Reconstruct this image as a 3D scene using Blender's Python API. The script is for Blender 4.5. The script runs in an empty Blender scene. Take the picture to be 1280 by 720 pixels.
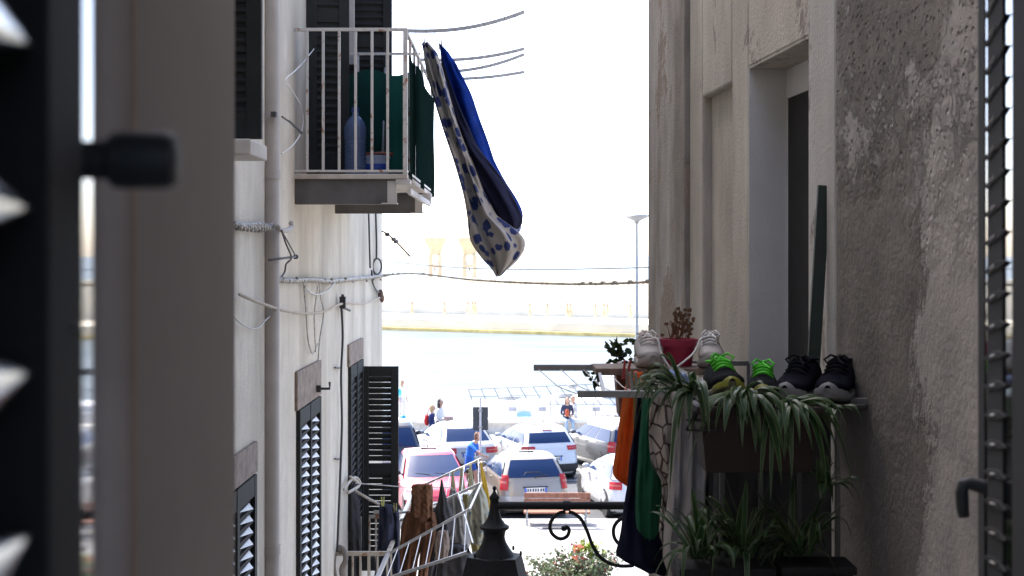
import bpy, bmesh, math, random
from mathutils import Vector, Matrix
random.seed(7)
S = bpy.context.scene
COL = S.collection
R = math.radians
F = 50.0/36.0*1280.0
ZC = 6.4                      # eye height above the car park
def P(px, py, D):
    "world point seen at photo pixel (px,py) at distance D along the alley"
    return Vector(((px-640.0)*D/F, D, ZC-(py-320.0)*D/F))
def lerp(a, b, t): return a+(b-a)*t

# ------------------------------------------------------------------ mesh collector
class MB:
    def __init__(s): s.v=[]; s.f=[]; s.m=[]
    def add(s, vs, fs, mi=0):
        o=len(s.v); s.v+= [Vector(v) for v in vs]
        for f in fs: s.f.append([i+o for i in f]); s.m.append(mi)
    def box(s, c, d, rz=0, mi=0, rot=None):
        M = rot if rot is not None else Matrix.Rotation(rz,3,'Z')
        c=Vector(c); h=[x/2 for x in d]
        vs=[c+M@Vector((sx*h[0],sy*h[1],sz*h[2])) for sx in(-1,1) for sy in(-1,1) for sz in(-1,1)]
        s.add(vs,[(0,1,3,2),(4,6,7,5),(0,4,5,1),(2,3,7,6),(0,2,6,4),(1,5,7,3)],mi)
    def span(s, a, b, mi=0):
        s.box([(a[i]+b[i])/2 for i in range(3)],[abs(b[i]-a[i]) for i in range(3)],mi=mi)
    def hexa(s, p, mi=0):
        "8 points: bottom ring 4 (ccw seen from above), top ring 4"
        s.add(p,[(3,2,1,0),(4,5,6,7),(0,1,5,4),(1,2,6,5),(2,3,7,6),(3,0,4,7)],mi)
    def bar(s, a, b, w, h, mi=0):
        a=Vector(a); b=Vector(b); d=(b-a); L=d.length; d.normalize()
        up=Vector((0,0,1)) if abs(d.z)<.95 else Vector((0,1,0))
        x=d.cross(up).normalized(); z=x.cross(d)
        M=Matrix((x,d,z)).transposed()
        s.box((a+b)/2,(w,L,h),rot=M,mi=mi)
    def tube(s, pts, r, n=8, mi=0, closed=False, cap=True):
        pts=[Vector(p) for p in pts]; k=len(pts)
        rr = r if isinstance(r,(list,tuple)) else [r]*k
        prev=None; rings=[]
        for i,p in enumerate(pts):
            if closed: d=pts[(i+1)%k]-pts[i-1]
            else: d=pts[min(i+1,k-1)]-pts[max(i-1,0)]
            if d.length<1e-9: d=Vector((0,0,1))
            d.normalize()
            if prev is None:
                u=d.cross(Vector((0,0,1)));
                if u.length<.1: u=d.cross(Vector((0,1,0)))
            else:
                u=prev-d*prev.dot(d)
                if u.length<1e-6: u=d.cross(Vector((0,1,0)))
            u.normalize(); w=d.cross(u); prev=u
            rings.append([p+(u*math.cos(a)+w*math.sin(a))*rr[i] for a in [2*math.pi*j/n for j in range(n)]])
        s.loft(rings,cap=cap and not closed,mi=mi,close=closed)
    def loft(s, rings, cap=True, mi=0, close=False):
        n=len(rings[0]); k=len(rings); o=len(s.v)
        for r in rings: s.v+=[Vector(p) for p in r]
        for i in range(k if close else k-1):
            a=o+i*n; b=o+((i+1)%k)*n
            for j in range(n):
                s.f.append([a+j,a+(j+1)%n,b+(j+1)%n,b+j]); s.m.append(mi)
        if cap:
            s.f.append([o+j for j in range(n)][::-1]); s.m.append(mi)
            s.f.append([o+(k-1)*n+j for j in range(n)]); s.m.append(mi)
    def lathe(s, prof, c, axis='Z', n=20, mi=0, phase=0):
        c=Vector(c); rings=[]
        for r,h in prof:
            ring=[]
            for j in range(n):
                a=2*math.pi*j/n+phase; x=r*math.cos(a); y=r*math.sin(a)
                ring.append(c+(Vector((x,y,h)) if axis=='Z' else Vector((h,x,y)) if axis=='X' else Vector((x,h,y))))
            rings.append(ring)
        s.loft(rings,mi=mi)
    def grid(s, g, mi=0):
        o=len(s.v); n=len(g[0])
        for r in g: s.v+=[Vector(p) for p in r]
        for i in range(len(g)-1):
            for j in range(n-1):
                s.f.append([o+i*n+j,o+i*n+j+1,o+(i+1)*n+j+1,o+(i+1)*n+j]); s.m.append(mi)
    def ball(s, c, r, n=12, mi=0):
        c=Vector(c); r=Vector((r,r,r)) if not isinstance(r,(tuple,list,Vector)) else Vector(r)
        rings=[]
        for i in range(1,n//2+1):
            t=math.pi*(i-.0)/(n//2+1)
            rings.append([c+Vector((r.x*math.sin(t)*math.cos(a),r.y*math.sin(t)*math.sin(a),r.z*math.cos(t))) for a in [2*math.pi*j/n for j in range(n)]])
        s.loft(rings,mi=mi)

WM={}
def fixn(me):
    bm=bmesh.new(); bm.from_mesh(me); bmesh.ops.recalc_face_normals(bm,faces=bm.faces); bm.to_mesh(me); bm.free()
def obj(name, mb, mats, parent=None, smooth=False, local=False, bevel=0, recalc=True, auto=None):
    me=bpy.data.meshes.new(name); me.from_pydata([tuple(v) for v in mb.v],[],mb.f)
    if not isinstance(mats,(list,tuple)): mats=[mats]
    for m in mats: me.materials.append(m)
    if len(mats)>1: me.polygons.foreach_set('material_index',mb.m)
    if recalc: fixn(me)
    if smooth: me.polygons.foreach_set('use_smooth',[True]*len(me.polygons))
    if smooth and auto: me.set_sharp_from_angle(angle=R(auto))
    me.update()
    o=bpy.data.objects.new(name,me); COL.objects.link(o)
    WM[o.name]=Matrix.Identity(4)
    if parent is not None:
        o.parent=parent
        if not local: o.matrix_parent_inverse=WM.get(parent.name,Matrix.Identity(4)).inverted()
    if bevel:
        b=o.modifiers.new('bevel','BEVEL'); b.width=bevel; b.segments=2; b.limit_method='ANGLE'
    return o
def tag(o, label=None, cat=None, group=None, kind=None):
    if label: o['label']=label
    if cat: o['category']=cat
    if group: o['group']=group
    if kind: o['kind']=kind
    return o
def thing(name, label, cat, loc=(0,0,0), rz=0, group=None):
    o=bpy.data.objects.new(name,None); COL.objects.link(o)
    o.location=loc; o.rotation_euler=(0,0,rz); o.empty_display_size=.1
    WM[o.name]=Matrix.Translation(Vector(loc))@Matrix.Rotation(rz,4,'Z')
    return tag(o,label,cat,group)
def copy_tree(o, parent=None):
    c=o.copy(); COL.objects.link(c)
    if parent is not None:
        c.parent=parent; c.matrix_parent_inverse=o.matrix_parent_inverse.copy()
    for ch in list(o.children): copy_tree(ch,c)
    return c

# ------------------------------------------------------------------ materials
class NT:
    def __init__(s,name):
        s.mat=bpy.data.materials.new(name); s.mat.use_nodes=True
        s.t=s.mat.node_tree; s.b=s.t.nodes['Principled BSDF']; s.n=s.t.nodes; s.l=s.t.links
        s.pos=s.n.new('ShaderNodeNewGeometry').outputs['Position']
    def link(s,a,b): s.l.new(a,b)
    def noise(s,scale,detail=4,vec=None,rough=.55,dist=0,sc3=None):
        v=vec or s.pos
        if sc3:
            m=s.n.new('ShaderNodeMapping'); s.link(v,m.inputs['Vector']); m.inputs['Scale'].default_value=sc3; v=m.outputs[0]
        n=s.n.new('ShaderNodeTexNoise'); s.link(v,n.inputs['Vector'])
        n.inputs['Scale'].default_value=scale; n.inputs['Detail'].default_value=detail; n.inputs['Roughness'].default_value=rough; n.inputs['Distortion'].default_value=dist
        return n.outputs['Fac']
    def ramp(s,f,a,b,ca=(0,0,0,1),cb=(1,1,1,1)):
        r=s.n.new('ShaderNodeValToRGB'); s.link(f,r.inputs[0])
        r.color_ramp.elements[0].position=a; r.color_ramp.elements[1].position=b
        r.color_ramp.elements[0].color=ca; r.color_ramp.elements[1].color=cb
        return r.outputs[0]
    def mix(s,f,a,b):
        m=s.n.new('ShaderNodeMix'); m.data_type='RGBA'
        for i,x in ((0,f),(6,a),(7,b)):
            if hasattr(x,'is_output'): s.link(x,m.inputs[i])
            else: m.inputs[i].default_value = x if i==0 else (tuple(x)+(1,))[:4]
        return m.outputs[2]
    def math(s,op,a,b):
        m=s.n.new('ShaderNodeMath'); m.operation=op
        for i,x in ((0,a),(1,b)):
            if hasattr(x,'is_output'): s.link(x,m.inputs[i])
            else: m.inputs[i].default_value=x
        return m.outputs[0]
    def bump(s,h,strength=.3,dist=.01):
        b=s.n.new('ShaderNodeBump'); s.link(h,b.inputs['Height']); b.inputs['Strength'].default_value=strength; b.inputs['Distance'].default_value=dist
        s.link(b.outputs[0],s.b.inputs['Normal'])
def mul(c,k): return tuple(min(1,x*k) for x in c)
def M(name,col,rough=.6,metal=0,var=.15,scale=5,bump=0,bscale=60,coat=0,spec=.5,transl=0):
    t=NT(name); b=t.b
    c=t.mix(t.ramp(t.noise(scale),.3,.7),mul(col,1-var),mul(col,1+var))
    t.link(c,b.inputs['Base Color'])
    b.inputs['Roughness'].default_value=rough; b.inputs['Metallic'].default_value=metal
    b.inputs['Coat Weight'].default_value=coat; b.inputs['Specular IOR Level'].default_value=spec
    if bump: t.bump(t.noise(bscale),bump)
    if transl:
        tr=t.n.new('ShaderNodeBsdfTranslucent'); t.link(c,tr.inputs[0])
        ms=t.n.new('ShaderNodeMixShader'); ms.inputs[0].default_value=transl
        t.link(b.outputs[0],ms.inputs[1]); t.link(tr.outputs[0],ms.inputs[2])
        t.link(ms.outputs[0],t.n['Material Output'].inputs['Surface'])
    return t.mat
def plaster(name,base,stain,streak=.5,bump=.25,peel=None,peelcol=None,fine=70,lo=.42,hi=.72,mott=.22):
    t=NT(name)
    s1=t.ramp(t.noise(1.6,6,sc3=(1.6,1.3,.34),rough=.62),lo,hi)
    s2=t.ramp(t.noise(9,5),.35,.7)
    sm=t.math('MULTIPLY',s1,streak)
    c=t.mix(sm,base,stain)
    c=t.mix(t.math('MULTIPLY',s2,mott),c,mul(base,.72))
    h=t.noise(fine,4)
    if peel:
        pm=t.ramp(t.noise(2.3,8,sc3=(1,1,.55),rough=.68,dist=.3),peel-.015,peel+.015)
        c=t.mix(pm,c,peelcol)
        h=t.math('ADD',h,t.math('MULTIPLY',pm,-1.2))
        crumb=t.ramp(t.noise(26,6),.3,.65)
        h=t.math('ADD',h,t.math('MULTIPLY',crumb,t.math('MULTIPLY',pm,.9)))
    t.link(c,t.b.inputs['Base Color']); t.b.inputs['Roughness'].default_value=.92
    t.b.inputs['Specular IOR Level'].default_value=.2
    t.bump(h,bump,.012)
    return t.mat

m_left   = plaster('left_plaster',(.645,.585,.485),(.34,.295,.23),.85,.35,peel=.70,peelcol=(.43,.385,.325),mott=.42)
m_right  = plaster('right_plaster',(.57,.525,.455),(.28,.245,.205),.95,.4,peel=.62,peelcol=(.30,.265,.23))
m_rightf = plaster('right_stained_plaster',(.53,.49,.44),(.21,.18,.15),1.0,.5,peel=.55,peelcol=(.28,.225,.18),lo=.36,hi=.62)
def rough_mat():
    t=NT('crumbling_plaster')
    sep=t.n.new('ShaderNodeSeparateXYZ'); t.link(t.pos,sep.inputs[0])
    n1=t.noise(1.5,9,sc3=(1,1,.5),rough=.68,dist=.3)
    g=t.math('MULTIPLY',t.math('SUBTRACT',4.02,sep.outputs[1]),.55)
    f=t.ramp(t.math('ADD',n1,g),.49,.535)
    n2=t.ramp(t.noise(3.6,9,rough=.75),.53,.56)
    hz=t.ramp(t.math('ADD',t.math('MULTIPLY',t.math('SUBTRACT',sep.outputs[2],6.55),.8),t.noise(2,5)),.45,.75)
    n2=t.math('MULTIPLY',n2,hz)
    brown=t.mix(t.ramp(t.noise(4,8,rough=.7),.3,.7),(.275,.252,.228),(.150,.137,.124))
    c=t.mix(f,brown,t.mix(t.ramp(t.noise(5,6),.35,.7),(.47,.44,.41),(.33,.31,.29)))
    c=t.mix(n2,c,(.42,.395,.37))
    t.link(c,t.b.inputs['Base Color']); t.b.inputs['Roughness'].default_value=.95; t.b.inputs['Specular IOR Level'].default_value=.15
    h=t.math('ADD',t.math('MULTIPLY',t.noise(45,5),.35),t.math('ADD',t.math('MULTIPLY',f,.8),t.math('MULTIPLY',n2,.7)))
    h=t.math('ADD',h,t.math('MULTIPLY',t.math('MULTIPLY',t.noise(17,6,rough=.7),hz),.9))
    vo=t.n.new('ShaderNodeTexVoronoi'); t.link(t.pos,vo.inputs['Vector']); vo.inputs['Scale'].default_value=34
    pit=t.ramp(vo.outputs['Distance'],.12,.34); h=t.math('ADD',h,t.math('MULTIPLY',t.math('MULTIPLY',pit,hz),.9))
    t.bump(h,1.0,.016)
    return t.mat
m_rough=rough_mat()
m_jamb   = plaster('jamb_plaster',(.72,.71,.69),(.5,.49,.47),.5,.2)
m_strip  = plaster('painted_strip',(.56,.54,.51),(.34,.31,.28),.8,.3,peel=.60,peelcol=(.32,.28,.25))
m_near   = plaster('near_reveal_plaster',(.455,.42,.39),(.385,.355,.33),.4,.06)
m_room   = M('room_paint',(.34,.31,.29),.9)
m_floor  = M('room_floor_tile',(.2,.16,.13),.5)
m_frame  = M('window_frame_wood',(.55,.41,.33),.9,var=.08,scale=20,spec=.1)
m_black  = M('black_paint',(.050,.049,.048),.55)
m_blackm = M('matt_black',(.046,.045,.045),.85,spec=.15)
m_shut   = M('dark_green_shutter_paint',(.026,.028,.027),.75,bump=.1,spec=.2)
m_shutg  = M('glossy_slat_paint',(.03,.03,.032),.16,spec=1.0)
m_shutg.node_tree.nodes['Principled BSDF'].inputs['IOR'].default_value=2.4
m_iron   = M('wrought_iron',(.022,.022,.023),.65,bump=.25,bscale=90,spec=.3)
m_pipe   = M('drainpipe_paint',(.42,.38,.34),.7,var=.12,bump=.1)
m_steel  = M('grey_painted_steel',(.105,.098,.095),.65,var=.25,bump=.15)
m_slab   = plaster('slab_concrete',(.62,.58,.52),(.32,.24,.18),.9,.3)
m_stone  = M('pale_stone',(.55,.52,.48),.85,bump=.2)
m_wood   = M('weathered_wood',(.20,.15,.115),.8,var=.35,scale=14,bump=.2)
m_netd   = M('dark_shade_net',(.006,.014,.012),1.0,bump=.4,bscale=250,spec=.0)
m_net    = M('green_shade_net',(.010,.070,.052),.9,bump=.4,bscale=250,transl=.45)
m_alu    = M('aluminium',(.45,.45,.44),.42,metal=.6,var=.1)
m_rackg  = M('galvanised_rack',(.27,.265,.255),.55,metal=.25,var=.2)
m_wire   = M('white_line',(.75,.73,.70),.5)
m_cab    = M('grey_cable',(.42,.40,.37),.5,var=.3,scale=40)
m_cabs   = M('silvery_cable',(.30,.285,.26),.45,metal=.3,var=.75,scale=38)
m_cabb   = M('black_cable',(.03,.03,.03),.6)
m_rope   = M('pale_rope',(.5,.44,.36),.8,bump=.5,bscale=120)
m_mirror = M('dark_mirror',(.008,.008,.010),.05,spec=1.0,var=0)
m_mirror.node_tree.nodes['Principled BSDF'].inputs['IOR'].default_value=2.2

def rusty(name,base):
    t=NT(name)
    c=t.mix(t.ramp(t.noise(14,6,rough=.7),.56,.64),base,(.28,.10,.035))
    t.link(c,t.b.inputs['Base Color']); t.b.inputs['Roughness'].default_value=.55; t.bump(t.noise(80),.2)
    return t.mat
m_rail = rusty('rusty_white_rail_paint',(.56,.54,.50))
m_railb= rusty('worn_beige_rail_paint',(.50,.45,.37))
m_darkrail = M('dull_grey_rail_paint',(.14,.135,.13),.6)

def patterned(name,base,spot,scale,thr,mode='spot',rough=.85):
    t=NT(name)
    v=t.n.new('ShaderNodeTexVoronoi'); t.link(t.pos,v.inputs['Vector']); v.inputs['Scale'].default_value=scale
    if mode=='spot':
        wob=t.math('ADD',v.outputs['Distance'],t.math('MULTIPLY',t.noise(scale*2.2,3),.35))
        f=t.ramp(wob,thr-.03,thr+.03,(1,1,1,1),(0,0,0,1))
    else:
        v.feature='DISTANCE_TO_EDGE'
        f=t.ramp(v.outputs['Distance'],thr-.02,thr+.02,(1,1,1,1),(0,0,0,1))
    sp=t.mix(t.noise(scale*3),spot,mul(spot,1.7))
    c=t.mix(f,t.mix(t.noise(scale*1.5),base,mul(base,.75)),sp)
    t.link(c,t.b.inputs['Base Color']); t.b.inputs['Roughness'].default_value=rough
    t.b.inputs['Specular IOR Level'].default_value=.1
    t.bump(t.noise(160),.15)
    return t.mat
def cloth_mat(name,col,var=.12,transl=.15): return M(name,col,.9,var=var,scale=9,bump=.25,bscale=200,spec=.1,transl=transl)
m_patt = patterned('blue_motif_cotton',(.34,.31,.275),(.022,.030,.085),11,.60)
m_blue = cloth_mat('royal_blue_cotton',(.006,.032,.22),.3,.3)
m_lightblue=cloth_mat('pale_blue_cotton',(.33,.42,.65))
m_gir  = patterned('beige_dark_veined_cotton',(.58,.51,.44),(.07,.05,.045),16,.06,'edge')
m_orange=cloth_mat('orange_cotton',(.88,.25,.06),.15,.6)
m_must = cloth_mat('mustard_knit',(.27,.19,.06))
m_navy = cloth_mat('navy_cotton',(.018,.019,.042))
m_navy2= cloth_mat('faded_navy_cotton',(.05,.055,.085))
m_green= cloth_mat('green_knit',(.03,.14,.075))
m_beige= cloth_mat('grey_beige_cotton',(.46,.425,.40),.15)
m_brown= cloth_mat('brown_cotton',(.20,.10,.058),.2)
m_blackc=cloth_mat('black_cotton',(.075,.072,.072))
m_yell = cloth_mat('yellow_cotton',(.50,.36,.06),.25,.35)
m_olive= patterned('pale_floral_cotton',(.36,.35,.27),(.08,.12,.13),13,.38)
m_taupe= cloth_mat('taupe_cotton',(.26,.20,.165))
m_white= M('white_cotton',(.62,.61,.60),.9)
m_terra= M('terracotta_plastic',(.026,.012,.010),.7,bump=.1)
m_brownbox=M('brown_planter_plastic',(.20,.075,.035),.6)
m_mag  = M('magenta_plastic',(.36,.022,.065),.45,var=.1)
m_soil = M('potting_soil',(.03,.02,.015),.95,bump=.6)
m_sprig= M('dry_stems',(.14,.075,.04),.85)
m_leafg= M('spider_leaf_green',(.022,.060,.016),.45,var=.3,scale=9,transl=.2)
m_leafw= M('spider_leaf_cream',(.16,.21,.10),.5,var=.15,transl=.2)
m_ivy  = M('small_dark_leaves',(.03,.055,.015),.5,var=.4,transl=.3)
EXPO=2.45
# ------------------------------------------------------------------ world, sun, camera
SUN_AZ, SUN_EL = R(-38), R(50)
W=bpy.data.worlds.new('World'); S.world=W; W.use_nodes=True
nt=W.node_tree; bg=nt.nodes['Background']; sky=nt.nodes.new('ShaderNodeTexSky')
sky.sky_type='NISHITA'; sky.sun_disc=False; sky.sun_elevation=SUN_EL; sky.sun_rotation=SUN_AZ
sky.air_density=.55; sky.dust_density=2.0; sky.ozone_density=.2
nt.links.new(sky.outputs[0],bg.inputs[0]); bg.inputs[1].default_value=.15
sl=bpy.data.lights.new('sun','SUN'); sl.energy=2.5; sl.angle=R(.53); sl.color=(1,.95,.87)
so=bpy.data.objects.new('sun',sl); COL.objects.link(so)
sd=Vector((math.sin(SUN_AZ)*math.cos(SUN_EL),math.cos(SUN_AZ)*math.cos(SUN_EL),math.sin(SUN_EL)))
so.rotation_euler=sd.to_track_quat('Z','Y').to_euler()
cam=bpy.data.cameras.new('camera'); co=bpy.data.objects.new('camera',cam); COL.objects.link(co)
co.location=(0,0,ZC); co.rotation_euler=(R(90),0,0)
cam.lens=50; cam.sensor_width=36; cam.shift_y=-40/1280; cam.clip_start=.05; cam.clip_end=20000
cam.dof.use_dof=True; cam.dof.focus_distance=8.0; cam.dof.aperture_fstop=10
S.camera=co
S.view_settings.view_transform='Standard'; S.view_settings.look='None'; S.view_settings.gamma=1
S.view_settings.exposure=EXPO
S.cycles.max_bounces=10; S.cycles.diffuse_bounces=6; S.cycles.glossy_bounces=4; S.cycles.transmission_bounces=4
S.cycles.caustics_reflective=False; S.cycles.caustics_refractive=False
S.cycles.use_denoising=True; S.cycles.sample_clamp_indirect=8

# ------------------------------------------------------------------ the ground, quay and sea
def paving():
    t=NT('pale_paving')
    br=t.n.new('ShaderNodeTexBrick'); t.link(t.pos,br.inputs['Vector']); br.inputs['Scale'].default_value=.8
    br.inputs['Mortar Size'].default_value=.008; br.inputs['Color1'].default_value=(.30,.295,.29,1); br.inputs['Color2'].default_value=(.27,.265,.26,1); br.inputs['Mortar'].default_value=(.20,.195,.19,1)
    c=t.mix(t.ramp(t.noise(1.3,6),.4,.75),br.outputs[0],(.23,.225,.22))
    t.link(c,t.b.inputs['Base Color']); t.b.inputs['Roughness'].default_value=.7; t.bump(t.noise(40),.2)
    return t.mat
def asphalt():
    t=NT('worn_asphalt')
    c=t.mix(t.ramp(t.noise(.7,6),.35,.7),(.05,.053,.060),(.085,.090,.098))
    c=t.mix(t.math('MULTIPLY',t.noise(60,2),.4),c,(.2,.2,.2))
    t.link(c,t.b.inputs['Base Color'])
    r=t.ramp(t.noise(.9,4),.3,.7,(.5,.5,.5,1),(.75,.75,.75,1)); t.link(r,t.b.inputs['Roughness']); t.b.inputs['IOR'].default_value=1.18; t.bump(t.noise(120),.25,.004)
    return t.mat
def sea_mat():
    t=NT('sea_water')
    t.link(t.mix(t.ramp(t.noise(.9,5,sc3=(.12,1,1)),.4,.65),(.10,.135,.15),(.185,.208,.217)),t.b.inputs['Base Color'])
    t.b.inputs['Roughness'].default_value=.3; t.b.inputs['IOR'].default_value=1.09
    w=t.noise(.55,6,sc3=(.35,1,1),dist=.4)
    t.bump(t.math('ADD',w,t.math('MULTIPLY',t.noise(3.2,3,sc3=(.4,1,1)),.3)),.55,.35)
    return t.mat
m_pave=paving(); m_asph=asphalt(); m_sea=sea_mat()
m_kerb=M('kerb_stone',(.42,.41,.39),.8,bump=.2); m_conc=M('pale_concrete',(.62,.59,.54),.85,var=.1,bump=.2)
b=MB(); b.span((-80,52.2,-9),(80,-12,-.02)); tag(obj('quay_ground',b,m_conc),kind='structure')
b=MB(); b.span((-80,-12,-.019),(80,33.8,.10)); tag(obj('pavement',b,m_pave),kind='structure')
b=MB(); b.span((-80,33.8,-.019),(80,34.0,.12)); tag(obj('kerb',b,m_kerb,bevel=.01),kind='structure')
b=MB(); b.span((-80,34.0,-.019),(80,48.4,0)); tag(obj('car_park',b,m_asph),kind='structure')
b=MB(); b.span((-80,48.4,-.019),(80,52.2,.05)); tag(obj('quay_promenade',b,m_conc),kind='structure')
b=MB(); b.add([(-9000,52.21,-1.4),(9000,52.21,-1.4),(9000,14000,-1.4),(-9000,14000,-1.4)],[(0,1,2,3)]); tag(obj('sea',b,m_sea,recalc=False),kind='structure')
m_line=M('road_paint',(.70,.70,.68),.6,var=.2,scale=20)
b=MB()
for x,y in ((-3.4,34.4),(-1.0,34.4),(1.85,34.4),(4.6,34.4),(-2.9,41.2),(.1,41.2),(2.35,41.2)):
    a=R(-14); d=Vector((math.sin(a),math.cos(a),0)); n=Vector((d.y,-d.x,0))*.06; p=Vector((x,y,.004)); q=p+d*4.3
    b.add([p-n,p+n,q+n,q-n],[(0,1,2,3)])
b.span((-40,48.0,.004),(40,48.1,.0045)); b.span((-12,40.55,.004),(12,40.63,.0045))
tag(obj('parking_bay_lines',b,m_line),kind='structure')
b=MB(); b.box((.95,32.9,.105),(.50,.14,.012)); 
tag(obj('drain_grate',b,m_iron),'dark slotted drain grate set in the pale paving before the bench','drain grate')
# long stone bench on the quay edge
th=thing('stone_bench','long low white stone bench running along the edge of the quay','stone bench',(0,51,.05))
b=MB(); b.span((-26,50.75,.43),(26,51.55,.56)); obj('seat',b,m_conc,th,bevel=.02)
b=MB(); b.span((-25.9,50.95,.05),(25.9,51.45,.43)); obj('base',b,m_stone,th)
# breakwater with towers
m_bw=M('sunlit_limestone',(.72,.66,.54),.9,var=.12,scale=.4); m_bwd=M('ochre_base_shadow',(.72,.52,.20),.9,var=.3,scale=.6)
th=thing('breakwater','long pale stone breakwater across the harbour with a base shadow coloured ochre','breakwater',(0,150,-1.4))
def skew(y0,y1,z0,z1):
    m=MB(); k=.54*60
    m.hexa([(-60,y0+k,z0),(60,y0-k,z0),(60,y1-k,z0),(-60,y1+k,z0),(-60,y0+k,z1),(60,y0-k,z1),(60,y1-k,z1),(-60,y1+k,z1)]); return m
obj('shadow_foot',skew(142.6,146,-2.4,-1.08),m_bwd,th)  # ochre strip painted as the shadow along the breakwater foot
obj('quay_deck',skew(143.4,170,-2.4,-.2),m_bw,th)
b=skew(158,159.2,-.2,3.6); c=skew(157.8,159.4,3.6,3.9); b.add(c.v,c.f); obj('parapet',b,m_bw,th)
m_tow=M('tower_concrete',(.60,.48,.32),.9,var=.15,scale=.3)
def tower(px,D,w,label):
    x=(px-640)*D/F; t=thing('harbour_tower',label,'tower',(x,D,-.1),0,'flared towers on the breakwater')
    b=MB()
    for sx in(-1,1):
        for sy in(-1,1): b.box((x+sx*w*.34,D+sy*w*.34,3.2),(.22*w,.22*w,6.6))
    for z in(1.4,3.4,5.2): b.box((x,D,z),(w*.86,w*.86,.28))
    for sx in(-1,1): b.bar((x-sx*w*.34,D-.40*w,.2),(x+sx*w*.34,D-.40*w,3.3),.12,.12); b.bar((x-sx*w*.34,D-.40*w,3.5),(x+sx*w*.34,D-.40*w,6.2),.12,.12)
    obj('framework',b,m_tow,t)
    b=MB(); b.lathe([(w*.42,6.5),(w*.50,7.2),(w*.78,8.1),(w*.80,8.55),(w*.62,8.6)],(x,D,0),n=8,phase=math.pi/8); obj('flared_head',b,m_tow,t)
tower(544,168,1.65,'pale flared concrete tower on the breakwater, left one of the pair')
tower(587,168,1.8,'pale flared concrete tower on the breakwater, partly behind the hanging sheets')

# ------------------------------------------------------------------ the house the view is taken from
HF0,HF1=.96,1.30; OX0,OX1=-.2535,.50
th=thing('near_house','dark room and front wall framing the view, plain grey window reveal on the left','house',(0,.96,0))
b=MB(); TOP=10.0; xl=-1.5; xr=1.42
b.span((xl,HF0,0),(OX0,HF1,TOP)); b.span((OX1,HF0,0),(xr,HF1,TOP))
b.span((OX0,HF0,0),(OX1,HF1,ZC-.72)); b.span((OX0,HF0,ZC+.95),(OX1,HF1,TOP))
obj('front_wall',b,m_near,th)
b=MB()
b.span((-2.0,-2.6,4.9),(xl,HF1,8.2)); b.span((xr,-2.6,4.9),(1.9,HF1,8.2)); b.span((xl,-2.75,4.9),(-1.2,-2.6,8.2)); b.span((1.2,-2.75,4.9),(xr,-2.6,8.2)); b.span((-1.2,-2.75,7.5),(1.2,-2.6,8.2)); b.span((xl,-2.6,7.95),(xr,HF0,8.2))  # unseen opening in the back wall, added to let sky light in
obj('room_wall',b,m_room,th)
b=MB(); b.span((xl,-2.6,4.8),(xr,HF0,4.98)); obj('room_floor',b,m_floor,th)
b=MB(); b.lathe([(.0143,ZC-.7),(.0143,ZC+.93)],(-.2598,.93,0),n=20); b.span((-.30,.94,ZC-.7),(-.256,.958,ZC+.93)); obj('window_frame',b,m_frame,th,smooth=True,auto=40)

# left shutter leaf, very near
def leafpt(D): return Vector((-.1655-.135*(D-.55),D,0))
th=thing('window_shutter','black louvred shutter leaf very close on the left with a round knob','window shutter',(-.14,.4,5.7),0)
U=Vector((-.135,1,0)).normalized(); N=Vector((U.y,-U.x,0))   # N faces the window light (+x)
def leafbox(D0,D1,z0,z1,t0=-.03,t1=0):
    a=leafpt(D0); c=leafpt(D1); m=MB(); pts=[]
    for z in(z0,z1): pts+=[a+N*t1+Vector((0,0,z)),c+N*t1+Vector((0,0,z)),c+N*t0+Vector((0,0,z)),a+N*t0+Vector((0,0,z))]
    m.hexa(pts); return m
b=leafbox(.478,.55,5.72,7.2); c=leafbox(.08,.115,5.72,7.2); b.add(c.v,c.f); c=leafbox(.115,.478,5.72,5.80); b.add(c.v,c.f)
c=leafbox(.115,.478,5.72,7.2,-.034,-.030); b.add(c.v,c.f); 
obj('stile_frame',b,m_blackm,th,bevel=.002)
b=MB()
z=ZC+(320-20)/F*.43-.0535*9
k=0
while z<7.15:
    if z>5.83:
        rings=[]
        for D in (.12,.2,.28,.34,.39,.41,.43,.445,.455,.464,.471,.477):
            q=1 if D<.385 else max(.04,1-(D-.385)/.096)
            ring=[]
            for j in range(14):
                a=2*math.pi*j/14; ring.append(leafpt(D)+N*(-.0085+.0095*q**.35*math.cos(a))+Vector((0,0,z-.0035+.0125*q*math.sin(a))))
            rings.append(ring)
        b.loft(rings)
    z+=.0535
obj('louvers',b,m_shutg,th,smooth=True,auto=50)
b=MB(); a=Vector((-.1755,.566,0)); e=Vector((-.1810,.613,0))
b.add([a+Vector((0,0,5.72)),e+Vector((0,0,5.72)),e+Vector((0,0,7.2)),a+Vector((0,0,7.2))],[(0,1,2,3)])
n=Vector((-.004,0,0)); b.add([a+n+Vector((0,0,5.72)),e+n+Vector((0,0,5.72)),e+n+Vector((0,0,7.2)),a+n+Vector((0,0,7.2))],[(0,1,2,3)])
obj('mirror_strip',b,m_mirror,th)  # mirror strip added to reflect the bright view as a slit
b=MB(); b.lathe([(.0035,-.182),(.0078,-.180),(.0082,-.165),(.0112,-.1625),(.0118,-.158),(.0118,-.141),(.0105,-.1375),(.004,-.1365)],(0,.58,ZC+120/F*.58),'X',n=28); obj('knob',b,m_black,th,smooth=True,auto=35)
for yy in(412,622): b=MB(); b.lathe([(.0018,0),(.0012,.0012)],leafpt(.525)+Vector((.0004,0,ZC-(yy-320)/F*.525)),'X',n=10); obj('screw',b,m_steel,th)

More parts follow.
